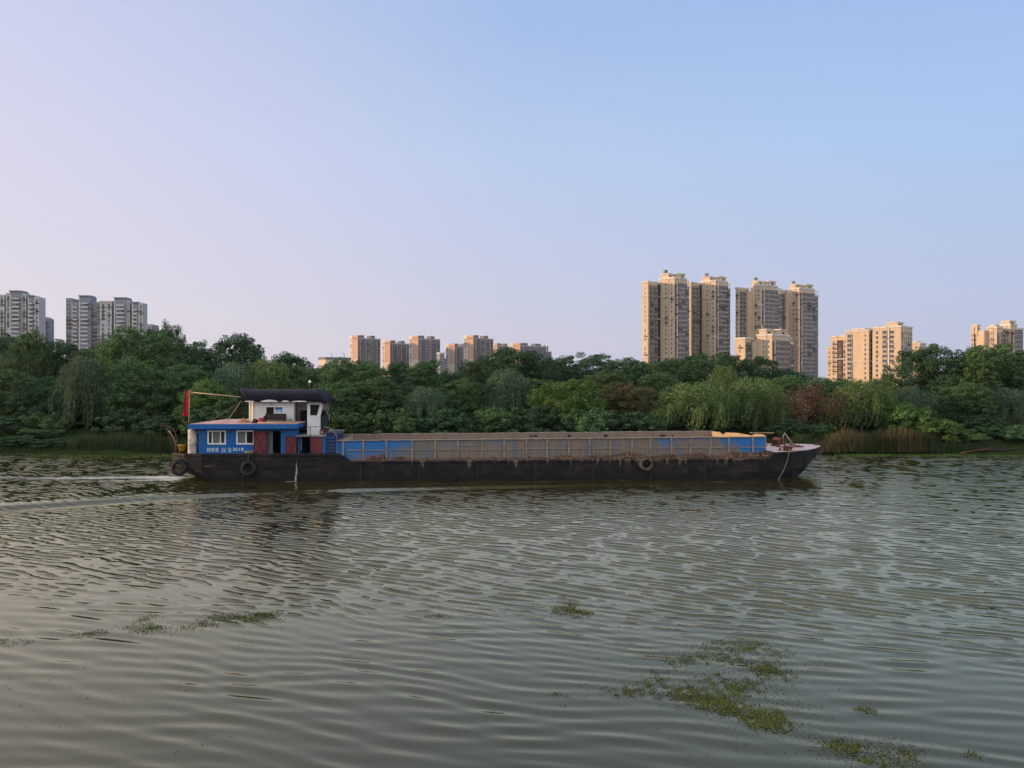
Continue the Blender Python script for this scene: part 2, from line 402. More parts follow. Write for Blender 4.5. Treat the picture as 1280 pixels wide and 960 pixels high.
df = t.nodes.new('ShaderNodeBsdfDiffuse'); t.links.new(murk, df.inputs[0])
gl = t.nodes.new('ShaderNodeBsdfGlossy'); gl.inputs['Color'].default_value = (1.0, .915, .66, 1); gl.inputs['Roughness'].default_value = .05; t.links.new(bn.outputs[0], gl.inputs['Normal'])
b = t.nodes.new('ShaderNodeMixShader'); t.links.new(math_(t, 'MULTIPLY', fr.outputs[0], 1.5, clamp=True), b.inputs[0]); t.links.new(df.outputs[0], b.inputs[1]); t.links.new(gl.outputs[0], b.inputs[2])
fm = t.nodes.new('ShaderNodeBsdfDiffuse'); fm.inputs[0].default_value = (.72, .72, .70, 1)
brk = noise(t, 2.6, 9, .82, stretch=(.40, 1.1, 1))
k = math_(t, 'SUBTRACT', math_(t, 'ADD', math_(t, 'MULTIPLY', at.outputs['Fac'], 1.15), math_(t, 'MULTIPLY', brk, 2.2)), 1.62)
k = math_(t, 'MULTIPLY', k, .85, clamp=True); k = math_(t, 'MULTIPLY', k, math_(t, 'GREATER_THAN', at.outputs['Fac'], .02))
mx = t.nodes.new('ShaderNodeMixShader'); t.links.new(k, mx.inputs[0]); t.links.new(b.outputs[0], mx.inputs[1]); t.links.new(fm.outputs[0], mx.inputs[2])
t.links.new(mx.outputs[0], t.nodes['Material Output'].inputs[0])
me.materials.append(m)
ro = link(bpy.data.objects.new('river', me)); tag(ro, 'murky green river with ripples and a boat wake', kind='structure')

# evening smog: one closed box of even, very thin air round the whole place
hz_ = MB().box(-1700, 1700, -450, 2100, -5.5, 130)
m = bpy.data.materials.new('smog_air'); m.use_nodes = True; t = m.node_tree; t.nodes.clear()
mo = t.nodes.new('ShaderNodeOutputMaterial'); pv = t.nodes.new('ShaderNodeVolumePrincipled')
pv.inputs['Color'].default_value = (.86, .86, .95, 1); pv.inputs['Density'].default_value = .00004; pv.inputs['Anisotropy'].default_value = .25
t.links.new(pv.outputs[0], mo.inputs['Volume'])
tag(hz_.build('haze', m), 'thin evening smog in the air', kind='stuff')
# ------------------------------------------------------------------ the cargo barge
BY, BPHI = 54.6, R(1.6)
CB, SB = math.cos(BPHI), math.sin(BPHI)
def P(px, py, yl):
    """a point of the photograph on the barge's own plane y = yl, in the barge's coordinates (x, z)"""
    k = (px - 640) / F
    x = (k * (BY + yl * CB) + yl * SB) / (CB - k * SB)
    wy = BY + x * SB + yl * CB
    return x, EYE - (py - 480) / F * wy
def BW(x, y, z): return (x * CB - y * SB, BY + x * SB + y * CB, z)
barge = empty('cargo_barge', (0, BY, 0), BPHI)
tag(barge, 'long black sand barge with blue cabin and rusty blue hold crossing the river', 'barge')
HB = 4.0
ZD = lambda x: 1.30 + .0045 * (x + 9)                 # side deck height along the hold
ZC = lambda x: 2.56 + .0072 * (x + 9)                 # coaming top
# --- hull: lofted stations (x, half beam at deck, half beam at waterline, deck z, bottom z)
ST = [(-22.4, 3.2, 2.7, 1.80, .62), (-21.4, 3.75, 3.2, 1.80, .42), (-20.2, 3.98, 3.75, 1.80, .10), (-18.6, 4, 3.95, 1.80, -.35), (-15, 4, 4, 1.80, -.9),
      (-11.35, 4, 4, 1.80, -1.0), (-10.55, 4, 4, 1.30, -1.0), (-5, 4, 4, ZD(-5), -1), (0, 4, 4, ZD(0), -1), (6, 4, 4, ZD(6), -1), (12, 4, 4, ZD(12), -1), (15.2, 4, 3.98, ZD(15.2), -1.0),
      (16.9, 3.98, 3.85, ZD(16.9), -.8), (17.3, 3.95, 3.78, 1.78, -.7), (18.6, 3.62, 3.25, 1.80, -.25), (19.8, 2.95, 2.35, 1.83, .30), (20.8, 2.05, 1.30, 1.87, .88), (21.5, 1.15, .55, 1.92, 1.38), (21.75, .75, .35, 1.94, 1.60)]
hv, hf = [], []
for (x, bd, bw, zd, zb) in ST:
    zm = max(zb + .14 * (zd - zb), min(zd - .28, .52 if zb < .3 else zb + .3 * (zd - zb)))
    zl = zb + .02 if zb > -.3 else -.3
    ring = [(x, -bd, zd), (x, -bd - .035, zd - .04), (x, -bd - .035, zd - .17), (x, -bd, zd - .21), (x, -(bd * .8 + bw * .2), zm), (x, -bw, zl), (x, -bw * .8, zb)]
    ring += [(px, -py, pz) for (px, py, pz) in ring[::-1]]
    hv += ring
N = 14
for i in range(len(ST) - 1):
    for k_ in range(N - 1): hf.append((i * N + k_, i * N + k_ + 1, (i + 1) * N + k_ + 1, (i + 1) * N + k_))
hf += [tuple(range(N)), tuple(range((len(ST) - 1) * N, len(ST) * N))[::-1]]
# hull paint with plate seams, scrapes, and mud running down from the side deck
m, t, b = new_mat('black_hull'); tc = t.nodes.new('ShaderNodeTexCoord'); sp = t.nodes.new('ShaderNodeSeparateXYZ'); t.links.new(tc.outputs['Object'], sp.inputs[0])
n1 = noise(t, 1.2, 8, .7, stretch=(1, 1, 1.5)); n2 = noise(t, 7, 6, .7); run = noise(t, 1.0, 4, .75, stretch=(2.6, 1, .06)); scr = noise(t, 1.0, 8, .8, stretch=(.8, 1, 5.0))
c_ = mixc(t, n2, (.005, .0055, .008), (.012, .013, .017))
c_ = mixc(t, ramp(t, n1, [(.46, 0.0), (.66, .8)]), c_, (.040, .029, .022))
c_ = mixc(t, ramp(t, scr, [(.62, 0.0), (.69, .8)]), c_, (.085, .075, .066))
zt = math_(t, 'SUBTRACT', sp.outputs[2], .72); zt = math_(t, 'MULTIPLY', zt, 1.7, clamp=True)
mask = math_(t, 'MULTIPLY', math_(t, 'MULTIPLY', math_(t, 'ADD', sp.outputs[0], 9.0), .25, clamp=True), math_(t, 'MULTIPLY', math_(t, 'SUBTRACT', 17.0, sp.outputs[0]), .6, clamp=True))
gate = noise(t, .42, 3, .6, stretch=(1, 1, .1))
rk = math_(t, 'MULTIPLY', ramp(t, math_(t, 'ADD', math_(t, 'ADD', run, math_(t, 'MULTIPLY', gate, .55)), math_(t, 'MULTIPLY', zt, .12)), [(.91, 0.0), (.98, 1.0)]), math_(t, 'MULTIPLY', mask, ramp(t, math_(t, 'ADD', zt, math_(t, 'MULTIPLY', n1, .5)), [(.30, 0.0), (.62, .85)])))
c_ = mixc(t, rk, c_, mixc(t, n2, (.11, .075, .05), (.21, .155, .11)))
c_ = mixc(t, ramp(t, math_(t, 'ADD', sp.outputs[2], math_(t, 'MULTIPLY', n1, .35)), [(.30, 1.0), (.62, 0.0)]), c_, (.008, .009, .011))
t.links.new(c_, b.inputs['Base Color']); b.inputs['Roughness'].default_value = .6; b.inputs['Specular IOR Level'].default_value = .15
bump(t, b, math_(t, 'ADD', n1, math_(t, 'MULTIPLY', n2, .35)), .5, .07)
hull = MB().add(hv, hf).build('hull', m, barge)
# plate seams: thin welded straps (part of the hull's look)
for x in (-17.6, -14.1, -10.0, -6.2, -2.4, 1.4, 5.2, 9.0, 12.6):
    MB().box(x, x + .05, -4.018, -3.99, -.2, (1.56 if x < -11 else ZD(x) - .24)).build('plate_seam', M['hull'], hull)
M['rope_dark'] = paint('worn_mark', (.085, .08, .075), .9, (.02, .02, .022), .5, 8)
# painted draught marks at the bow: small worn white strokes
for (px, py) in ((927, 588), (931, 587), (935, 588), (939, 587), (944, 588)):
    x, z = P(px, py, -HB); MB().box(x, x + .08, -4.025, -4.003, z - .09, z + .05).build('draught_mark', M['rope_dark'], hull)
rs = random.Random(3)
# --- decks
def deck(name, st, z_off, mat, inset=.06):
    mb = MB(); v = []
    for (x, bd, zd) in st: v += [(x, -bd + inset, zd + z_off), (x, bd - inset, zd + z_off)]
    n_ = len(st); f = [(2 * i, 2 * i + 2, 2 * i + 3, 2 * i + 1) for i in range(n_ - 1)]
    mb.add(v, f)
    return mb.build(name, mat, barge)
deck('stern_deck', [(s[0], s[1], 1.42) for s in ST[:6]], 0, M['rust'], .1)
deck('bow_deck', [(17.25, 3.95, 1.785), (18.6, 3.62, 1.805), (19.8, 2.95, 1.835), (20.8, 2.05, 1.875), (21.5, 1.15, 1.925), (21.73, .78, 1.942)], .004, M['deckpink'], .03)
sd_ = MB()
for s in (-1, 1):
    v = []; xs_ = np.linspace(-10.6, 17.0, 24)
    for x in xs_: v += [(x, s * 3.13, ZD(x) + .004), (x, s * 3.99, ZD(x) + .004)]
    sd_.add(v, [(2 * i, 2 * i + 1, 2 * i + 3, 2 * i + 2) if s > 0 else (2 * i, 2 * i + 2, 2 * i + 3, 2 * i + 1) for i in range(23)])
sd_.build('side_deck', M['mud'], barge)
MB().box(17.05, 17.25, -3.9, 3.9, 1.2, 1.80).build('bow_bulkhead', M['hull'], barge)
MB().box(-11.5, -11.3, -3.9, 3.9, 1.2, 1.45).build('stern_bulkhead', M['blue_dark'], barge)
# --- hold: floor of sand, coamings
xa_near, xb_near = P(421, 551, -3.15)[0], P(957, 546, -3.15)[0]
xa_far, xb_far = P(424, 541, 3.15)[0], P(889, 538.5, 3.15)[0]
MC = coaming_mat('worn_coaming_paint', xa_near - .5, xb_near + .5, False); MCI = coaming_mat('muddy_coaming_paint', -99, 99, True)
def plate(name, pts, th, mat, zlo=None, par=barge, ztop=None, top_noise=0):
    """upright plate through plan points, from the side deck to the coaming top"""
    mb = MB(); v = []
    n_ = len(pts)
    for i, (x, y) in enumerate(pts):
        a_ = pts[max(0, i - 1)]; c = pts[min(n_ - 1, i + 1)]; d = Vector((c[0] - a_[0], c[1] - a_[1])).normalized(); nx, ny = -d.y * th / 2, d.x * th / 2
        z0 = (ZD(x) - .02) if zlo is None else zlo; z1 = ZC(x) + rs.uniform(-1, 1) * top_noise
        v += [(x - nx, y - ny, z0), (x + nx, y + ny, z0), (x + nx, y + ny, z1), (x - nx, y - ny, z1)]
    f = []
    for i in range(n_ - 1):
        for k_ in range(4): f.append((i * 4 + k_, i * 4 + (k_ + 1) % 4, (i + 1) * 4 + (k_ + 1) % 4, (i + 1) * 4 + k_))
    f += [(0, 1, 2, 3), tuple(range((n_ - 1) * 4, n_ * 4))[::-1]]
    mb.add(v, f); return mb.build(name, mat, par)
near = plate('coaming', [(x, -3.15) for x in np.linspace(xa_near, xb_near, 40)], .035, MC, top_noise=.012)
# slanting foot plate that ties the coaming down to the raised stern
xs0, zs0 = P(432, 577, -3.15)
MB().prism([(xa_near - .02, ZC(-11)), (xa_near + .25, ZC(-11)), (xa_near + .75, ZD(-10) - .0), (xs0 - .15, ZD(-10))], -3.20, -3.17).build('foot_plate', M['blue'], near)
POSTS = [429, 454, 483, 515, 544, 572, 602, 630, 658, 684, 711, 737, 763, 790, 813, 839, 863, 889, 911, 941]
MPOST = paint('worn_stiffener', (.27, .22, .17), .8, (.09, .10, .12), .4, 2.5)
for i, px in enumerate(POSTS):
    x = P(px, 560, -3.22)[0]; lean = rs.uniform(-.03, .03) + (.09 if px == 889 else 0)
    mb = MB(); z0, z1 = ZD(x), ZC(x) + .02
    mb.add([(x - .05 - lean, -3.27, z0), (x + .06 - lean, -3.27, z0), (x + .06 - lean, -3.165, z0), (x - .05 - lean, -3.165, z0),
            (x - .05, -3.25, z1), (x + .06, -3.25, z1), (x + .06, -3.165, z1), (x - .05, -3.165, z1)], [(0, 3, 2, 1), (4, 5, 6, 7), (0, 1, 5, 4), (1, 2, 6, 5), (2, 3, 7, 6), (3, 0, 4, 7)])
    mb.build('stiffener', MPOST, near)
mb = MB(); pts = [(x, -3.23, ZC(x) + .012 + rs.uniform(-.012, .012)) for x in np.linspace(xa_near, xb_near, 60)]
mb.tube(pts, .045, 6); mb.build('top_rail', MPOST, near)
seg = np.linspace(xa_near + .6, xb_near, 21)
for i in range(20):
    if i in (13,): continue
    z = .5 * (ZD(seg[i]) + ZC(seg[i])) + rs.uniform(-.02, .02)
    MB().box(seg[i] + .05, seg[i + 1] - .02, -3.225, -3.168, z - .028, z + .028).build('mid_rail', MPOST, near)
for px in (595, 598):
    x = P(596.5, 560, -3.2)[0]
MB().box(P(573, 0, -3.2)[0], P(602, 0, -3.2)[0], -3.225, -3.168, 2.22, 2.27).build('mid_rail', MPOST, near)
for px in (548, 728, 742, 655):
    x = P(px, 570, -3.2)[0]; MB().box(x - .03, x + .03, -3.225, -3.168, ZD(x), ZD(x) + .58).build('stiffener', MPOST, near)
far = plate('coaming', [(x, 3.15) for x in np.linspace(xa_far, xb_far, 40)], .035, MCI, zlo=.2, top_noise=.016)
for i in range(9): MB().box(*(lambda x: (x, x + .03))(xa_far + 2.6 * (i + 1)), 3.06, 3.13, .3, ZC(0) - .03).build('stiffener', MCI, far)
mb = MB(); pts = [(x, 3.15, ZC(x) + .012 + rs.uniform(-.02, .02)) for x in np.linspace(xa_far, xb_far, 50)]; mb.tube(pts, .04, 6); mb.build('top_rail', MPOST, far)
for k_ in range(7):                                               # dark gashes and hanging rags inside the far plate
    x = P(rs.uniform(650, 870), 545, 3.1)[0]; wd = rs.uniform(.12, .45)
    MB().prism([(x, 2.42), (x + wd * .5, 2.30 + rs.uniform(0, .1)), (x + wd, 2.36), (x + wd * .8, 2.50), (x + wd * .3, 2.52)], 3.115, 3.128).build('torn_hole', M['dark'], far)
# forward bulkhead of the hold, leaning aft on the far side; its top edge is torn
zf = ZC(16)
topline = [(0, 0), (.17, .02), (.20, -.10), (.26, -.12), (.28, .03), (.52, .08), (.62, .04), (.76, .0), (.82, .14), (.95, .15), (1, .04)]
vx = [(xb_far + (xb_near - xb_far) * s, 3.15 - 6.3 * s) for s, _ in topline]
fb = MB(); v = []
for (x, y), (s, dz) in zip(vx, topline): v += [(x, y, .2), (x + .05, y + .01, .2), (x + .05, y + .01, zf + dz), (x, y, zf + dz)]
f = [(i * 4 + k_, i * 4 + (k_ + 1) % 4, (i + 1) * 4 + (k_ + 1) % 4, (i + 1) * 4 + k_) for i in range(len(vx) - 1) for k_ in range(4)] + [(0, 3, 2, 1), tuple(range(len(vx) * 4 - 4, len(vx) * 4))]
fb.add(v, f).build('forward_bulkhead', M['sand'], barge)
MB().add([(xa_near - .03, -3.1, .3), (xa_near - .03, 3.1, .3), (xa_near - .03, 3.1, ZC(-11)), (xa_near - .03, -3.1, ZC(-11))], [(0, 1, 2, 3)]).build('after_bulkhead', M['sand'], barge)
v = []; xs_ = np.linspace(xa_near, xb_far + .2, 40); ysl = np.linspace(-3.1, 3.1, 9)
for x in xs_:
    for y in ysl: v.append((x, y, .55 + .35 * math.sin(x * .5) * math.cos(y * .6) + rs.uniform(-.05, .05)))
MB().add(v, [(i * 9 + k_, i * 9 + k_ + 1, i * 9 + 10 + k_, i * 9 + 9 + k_) for i in range(39) for k_ in range(8)], True).build('hold_floor', M['sand'], barge)
# --- deckhouse
YH = -3.35
hx0 = P(248, 560, YH)[0]; hx1 = P(357, 560, YH)[0]; hz0 = 1.42; hz1 = P(300, 536.5, YH)[1]
def rect(px0, py0, px1, py1, yl):
    x0, z1 = P(px0, py0, yl); x1, z0 = P(px1, py1, yl); return x0, x1, z0, z1
W1 = rect(259.5, 538, 282.5, 555.5, YH); W2 = rect(295.5, 538, 318, 555.5, YH); D1 = rect(334.5, 538.5, 351, 570, YH)
D1 = (D1[0], D1[1], hz0 + .01, D1[3])
inset = lambda r_, d: (r_[0] + d, r_[1] - d, r_[2] + d, r_[3] - d)
dh = MB(); holed(dh, hx0, hx1, hz0, hz1, YH, YH + .08, [inset(W1, .05), inset(W2, .05), D1])
xg0, xg1 = P(335, 550, 3.2)[0], P(339, 550, 3.2)[0]
holed(dh, hx0, hx1, hz0, hz1, 3.1, 3.18, [(xg0 - .25, xg1 - .0, hz0 + .4, hz1 - .1)])
dh.box(hx0, hx0 + .08, YH + .083, 3.097, hz0, hz1); dh.box(hx1 - .08, hx1, YH + .083, 3.097, hz0, hz1)
house = dh.build('deckhouse_wall', M['blue'], barge)
MB().box(hx0 + .09, hx1 - .09, YH + .09, 3.09, hz0 - .02, hz0 + .01).build('floor', M['dark'], house)
def win(r_, bars, panes, par, yl, fw=.085):
    """white frame with bars; panes = list of (x fraction 0, x fraction 1, material)"""
    x0, x1, z0, z1 = r_; mb = MB()
    mb.box(x0, x0 + fw, yl - .035, yl + .04, z0, z1); mb.box(x1 - fw, x1, yl - .035, yl + .04, z0, z1)
    mb.box(x0 + fw, x1 - fw, yl - .035, yl + .04, z0, z0 + fw); mb.box(x0 + fw, x1 - fw, yl - .035, yl + .04, z1 - fw, z1)
    for q in bars: xx = x0 + (x1 - x0) * q; mb.box(xx - fw * .4, xx + fw * .4, yl - .028, yl + .03, z0 + fw, z1 - fw)
    mb.build('window_frame', M['frame'], par)
    for (a_, c, mt) in panes: MB().box(x0 + (x1 - x0) * a_, x0 + (x1 - x0) * c, yl + .042, yl + .05, z0 + fw * .6, z1 - fw * .6).build('window_pane', mt, par)
m, t, b = new_mat('window_glass_dark'); b.inputs['Base Color'].default_value = (.02, .017, .016, 1); b.inputs['Roughness'].default_value = .08; M['glass'] = m
M['curtain'] = paint('grey_green_curtain', (.15, .165, .15), .9, (.10, .11, .10), .4, 6); M['curtain_brown'] = paint('brown_curtain', (.055, .035, .028), .9)
win(W1, (.26, .70), [(.08, .24, M['curtain_brown']), (.28, .68, M['curtain']), (.72, .93, M['curtain_brown'])], house, YH)
win(W2, (.54,), [(.05, .52, M['curtain']), (.57, .95, M['glass'])], house, YH)
def red_door(r_, yl, cross=True, nm='door', rot=0):
    x0, x1, z0, z1 = r_
    d = MB().box(x0, x1, yl - .05, yl, z0, z1).build(nm, M['red'], barge)
    if cross:
        mb = MB(); q = .035
        for (xa, za, xb, zb) in ((x0 + .06, z0 + .06, x1 - .06, z1 - .06), (x0 + .06, z1 - .06, x1 - .06, z0 + .06)): mb.tube([(xa, yl - .06, za), (xb, yl - .06, zb)], .022, 4)
        for (xa, xb, za, zb) in ((x0, x1, z0, z0 + .06), (x0, x1, z1 - .06, z1), (x0, x0 + .06, z0 + .06, z1 - .06), (x1 - .06, x1, z0 + .06, z1 - .06)): mb.box(xa, xb, yl - .072, yl - .052, za, zb)
        mb.build('door_brace', paint('dark_red_brace', (.075, .014, .018), .6), d)
    return d
red_door((P(317.2, 0, YH - .06)[0], P(334, 0, YH - .06)[0], hz0 + .03, P(320, 538.5, YH)[1]), YH - .055)
MB().box(P(333.8, 0, YH)[0], P(340.5, 0, YH)[0] - .05, YH + .25, YH + .30, hz0, hz1 - .15).build('inner_curtain', M['curtain'], barge)
# lettering on the side wall below the windows
def lettering(txt, px0, px1, py0, py1, yl, mat, par):
    x0, x1, z0, z1 = rect(px0, py0, px1, py1, yl)
    cu = bpy.data.curves.new('lettering', 'FONT'); cu.body = txt; cu.size = 1; cu.extrude = .004
    tmp = bpy.data.objects.new('lettering', cu); COL.objects.link(tmp); bpy.context.view_layer.update()
    me = bpy.data.meshes.new_from_object(tmp.evaluated_get(bpy.context.evaluated_depsgraph_get())); bpy.data.objects.remove(tmp)
    co = np.empty(len(me.vertices) * 3, dtype=np.float32); me.vertices.foreach_get('co', co); co = co.reshape(-1, 3)
    lo, hi_ = co.min(0), co.max(0); s = np.array([(x1 - x0) / (hi_[0] - lo[0]), (z1 - z0) / (hi_[1] - lo[1])])
    o3 = np.stack([x0 + (co[:, 0] - lo[0]) * s[0], yl - .006 - co[:, 2], z0 + (co[:, 1] - lo[1]) * s[1]], -1)
    me.vertices.foreach_set('co', o3.ravel().astype(np.float32)); me.materials.clear(); me.materials.append(mat); me.update(); me.name = 'lettering'
    return link(bpy.data.objects.new('lettering', me), par)
lettering('皖寿县', 258.8, 273.4, 559.6, 564.8, YH, M['letter'], house)
lettering('兴', 276.8, 282.4, 559.6, 566.0, YH, M['letter'], house)
lettering('华', 284.8, 289.4, 559.6, 566.0, YH, M['letter'], house)
lettering('3018', 290.8, 304.4, 559.8, 563.6, YH, M['letter'], house)
# roof slab: blue fascia, faded pink top
rx0, rx1 = P(234, 533, -4.0)[0], P(371.5, 533, -4.0)[0]; rzt, rzb = P(300, 530.2, -4.0)[1], P(300, 536.3, -4.0)[1]
rf = MB(); rf.prism([(rx0, rzt), (rx0 + .05, rzb + .03), (rx0 + .35, rzb), (rx1, rzb + .02), (rx1, rzt)], -4.0, 3.4); roof = rf.build('roof', M['blue'], barge)
v = []; nx_, ny_ = 40, 12
for i in range(nx_):
    for j in range(ny_):
        v.append((rx0 + .03 + (rx1 - rx0 - .06) * i / (nx_ - 1), -3.97 + 7.34 * j / (ny_ - 1), rzt + .006 + .012 * rs.random() * (0 < j < ny_ - 1)))
MB().add(v, [(i * ny_ + j, (i + 1) * ny_ + j, (i + 1) * ny_ + j + 1, i * ny_ + j + 1) for i in range(nx_ - 1) for j in range(ny_ - 1)], True).build('roof_top', M['roofpink'], roof)
# --- after-deck tank and a black panel painting the shade of the recess behind it
tx, tz0 = P(240.5, 559, -3.3)
MB().lathe([(.02, 1.42), (.28, 1.42), (.28, 1.62), (.275, 1.63), (.275, 2.4), (.285, 2.41), (.285, 2.45), (.275, 2.46), (.275, rzb - .06), (.02, rzb - .02)], (tx, -3.3, 0), 20).build('water_tank', M['tank'], barge)
MB().box(hx0 - .35, hx0 - .3, -2.4, 3.0, 1.42, rzb - .01).build('recess_shade_panel', M['dark'], barge)
for y in (-3.6, 3.2):
    MB().tube([(rx0 + .12, y + .35, 1.42), (rx0 + .12, y + .35, rzb)], .03).build('roof_post', M['steel'], barge)
# --- companionway block between deckhouse and hold (below the wheelhouse)
ex0, ex1 = P(373, 0, -3.3)[0], P(407, 0, -3.3)[0]; ez1 = P(390, 545.5, -3.3)[1]
D3 = (P(374, 0, -3.3)[0], P(388, 0, -3.3)[0], 1.45, P(380, 546.5, -3.3)[1])
mb = MB(); holed(mb, ex0 - .03, ex1, 1.42, ez1, -3.30, -3.24, [D3]); mb.box(ex0 - .03, ex0 + .04, -3.235, 3.0, 1.42, ez1); mb.box(ex1 - .06, ex1, -3.235, 3.0, 1.42, ez1); mb.box(ex0, ex1, 2.9, 3.0, 1.42, ez1)
comp = mb.build('companionway', M['blue'], barge)
MB().box(ex0 - .1, ex1 + .05, -3.5, 3.1, ez1 + .003, ez1 + .06).build('companion_top', M['steel'], comp)
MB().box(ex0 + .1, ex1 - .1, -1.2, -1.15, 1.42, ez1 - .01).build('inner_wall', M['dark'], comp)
red_door((P(388.3, 0, -3.3)[0], P(403, 0, -3.3)[0], 1.45, P(395, 546.8, -3.3)[1]), -3.305, False)
red_door((P(357.2, 0, -3.42)[0], P(371, 0, -3.42)[0], 1.45, P(360, 545.5, -3.4)[1]), -3.42)
MB().box(P(356.8, 0, -3.3)[0], P(373, 0, -3.3)[0], -3.33, -3.28, P(360, 545.2, -3.3)[1], hz1).build('wall_panel', M['blue'], barge)
MB().box(P(373.2, 0, -3.2)[0], P(376.5, 0, -3.2)[0], -3.0, -2.95, 1.9, ez1 - .03).build('inner_curtain', M['curtain'], barge)
MB().tube([(P(388, 0, -3.5)[0], -3.52, 1.45), (P(388, 0, -3.5)[0], -3.52, P(388, 534, -3.5)[1])], .022).build('rail_post', M['dark'], barge)
MB().tube([(P(373, 0, -3.5)[0], -3.52, P(388, 533.5, -3.5)[1]), (P(402, 0, -3.5)[0], -3.52, P(388, 533.5, -3.5)[1])], .018).build('hand_rail', M['dark'], barge)
# blue louvred engine casing
lx0, lx1 = P(407, 0, -3.25)[0] + .01, P(420, 0, -3.25)[0]; lz1 = P(412, 541.5, -3.25)[1]
lv = MB().prism([(lx0, 1.42), (lx1, 1.42), (lx1, lz1 - .15), (lx1 - .1, lz1), (lx0, lz1)], -3.22, -.8).build('engine_casing', M['blue_dark'], barge)
mb = MB()
for i in range(6): z = 1.55 + i * (lz1 - 1.75) / 6; mb.prism([(-3.226, z + .05), (-3.226, z + .16), (-3.29, z + .05)], lx0 + .05, lx1 - .05, 'x')
mb.build('louvre', M['blue_dark'], lv)
MB().prism([(lx0, lz1 + .003), (lx1 - .1, lz1 + .003), (lx1, lz1 - .145), (lx1 + .04, lz1 - .12), (lx1 - .08, lz1 + .06), (lx0, lz1 + .06)], -3.3, -.75).build('casing_top', M['rope_dark'], lv)
MB().tube([(lx1 + .03, -3.3, 1.42), (lx1 + .05, -3.3, lz1 - .2), (lx1 - .35, -3.3, lz1 + .35), (lx0 - .1, -3.3, lz1 + .42)], .02).build('hand_rail', M['steel'], barge)
# --- wheelhouse
YW = -2.3
def wz(py): return P(350, py, YW)[1]
wx0, wx1 = P(312, 0, YW)[0], P(368.5, 0, YW)[0]; wzt, wzb = wz(501), rzt + .02
WW = rect(331.5, 507.5, 354.5, 520, YW); WD = (wx1 + .02, P(384, 0, YW)[0], wzb - .25, wz(503))
mb = MB(); holed(mb, wx0, WD[1], wzb, wzt, YW, YW + .06, [inset(WW, .04), (WD[0], WD[1] + .01, wzb - .1, WD[3])])
mb.box(wx0, wx0 + .06, YW + .063, .5, wzb, wzt)
holed(mb, wx0, WD[1] + .9, wzb, wzt, .503, .56, [(wx0 + 1.2, wx0 + 2.2, wzb + .9, wzt - .3)])
wh = mb.build('wheelhouse', M['white'], barge)
M['cream'] = paint('sun_warmed_paint', (.62, .54, .42), .6)  # warm sunlight on the corner is put into this cream colour
MB().prism([(wx0 - .002, YW), (wx0 + .30, YW - .004), (wx0 + .30, YW - .06), (wx0 + .22, YW - .08), (wx0 - .1, YW + .2), (wx0 - .1, YW + .5), (wx0 - .002, YW + .5)], wzb, wzt - .02, 'z').build('corner_panel', M['cream'], wh)
win(WW, (.50,), [(.06, .47, M['glass'])], wh, YW, .07)
xm = WW[0] + (WW[1] - WW[0]) * .53
sg = MB().box(xm, WW[1] - .05, YW + .01, YW + .02, WW[2] + .02, WW[3] - .09).build('window_poster', M['sign'], wh)
mb = MB(); mb.box(xm + .01, WW[1] - .06, YW - .004, YW + .006, WW[3] - .24, WW[3] - .10); mb.build('poster_band', M['blue'], wh)
zq = WW[2] + .13
for i in range(2):
    for j in range(2):
        xx = xm + .14 + i * .27; zz = zq + j * .22 - .06
        MB().tube([(xx - .07, YW + .006, zz), (xx, YW + .006, zz + .12), (xx + .07, YW + .006, zz)], .016, 4).build('poster_character', M['black'], wh)
MB().box(wx1 - .04, wx1 + .02, YW - .03, YW - .005, wzb, wzt).build('door_post', M['steel'], wh)
MB().box(WD[0] + .08, WD[0] + .14, YW - .05, YW + .05, wzb - .15, wzt).build('door_frame', M['dark'], wh)
M['front'] = paint('dark_green_front_paint', (.012, .020, .016), .6)
# raked front of the wheelhouse with a window
fx0, fxt, fxb = P(384, 0, YW)[0] + .003, P(405, 0, YW)[0], P(400.5, 0, YW)[0]; fzb = P(392, 543, YW)[1]; zk_ = wz(520)
poly = [(fx0, fzb), (fxb, fzb), (fxb, zk_), (fxt, wzt), (fx0, wzt)]
fw = [(P(388.3, 0, YW)[0], wz(506.2)), (P(399.3, 0, YW)[0], wz(506.2)), (P(396.0, 0, YW)[0], wz(518.8)), (P(388.3, 0, YW)[0], wz(518.8))]
mb = MB(); zt_, zb_ = fw[0][1], fw[2][1]
xr_ = lambda z: fxb + (fxt - fxb) * max(0, (z - zk_) / (wzt - zk_))
for pl in ([(fx0, fzb), (fxb, fzb), (fxb, zk_), (xr_(zb_), zb_), (fx0, zb_)], [(fx0, zt_), (xr_(zt_), zt_), (fxt, wzt), (fx0, wzt)], [(fx0, zb_), (fw[3][0], zb_), (fw[0][0], zt_), (fx0, zt_)], [(fw[2][0], zb_), (xr_(zb_), zb_), (xr_(zt_), zt_), (fw[1][0], zt_)]):
    mb.prism(pl, YW - .01, YW + .05)
wf = mb.build('wheelhouse_front', M['white'], barge)
MB().prism([(fxb - .05, fzb), (fxb, fzb), (fxb, zk_), (fxb - .05, zk_)], YW + .053, .5).build('front_lower_panel', M['front'], wf)
MB().prism([(q[0], q[1]) for q in fw], YW + .02, YW + .035).build('window_pane', M['glass'], wf)
mb = MB(); fr = fw + [fw[0]]
for i in range(4): mb.tube([(fr[i][0], YW - .02, fr[i][1]), (fr[i + 1][0], YW - .02, fr[i + 1][1])], .022, 4)
mb.build('window_frame', M['black'], wf)
for yy in (-1.4, -.5, .4): MB().tube([(fxb - .02, yy, zk_), (fxt - .02, yy, wzt)], .035, 4).build('front_pillar', M['front'], wf)
MB().box(wx1 - .1, fxb - .06, -.4, -.34, fzb, wzb + .75).build('control_desk', M['brownwood'], wh)
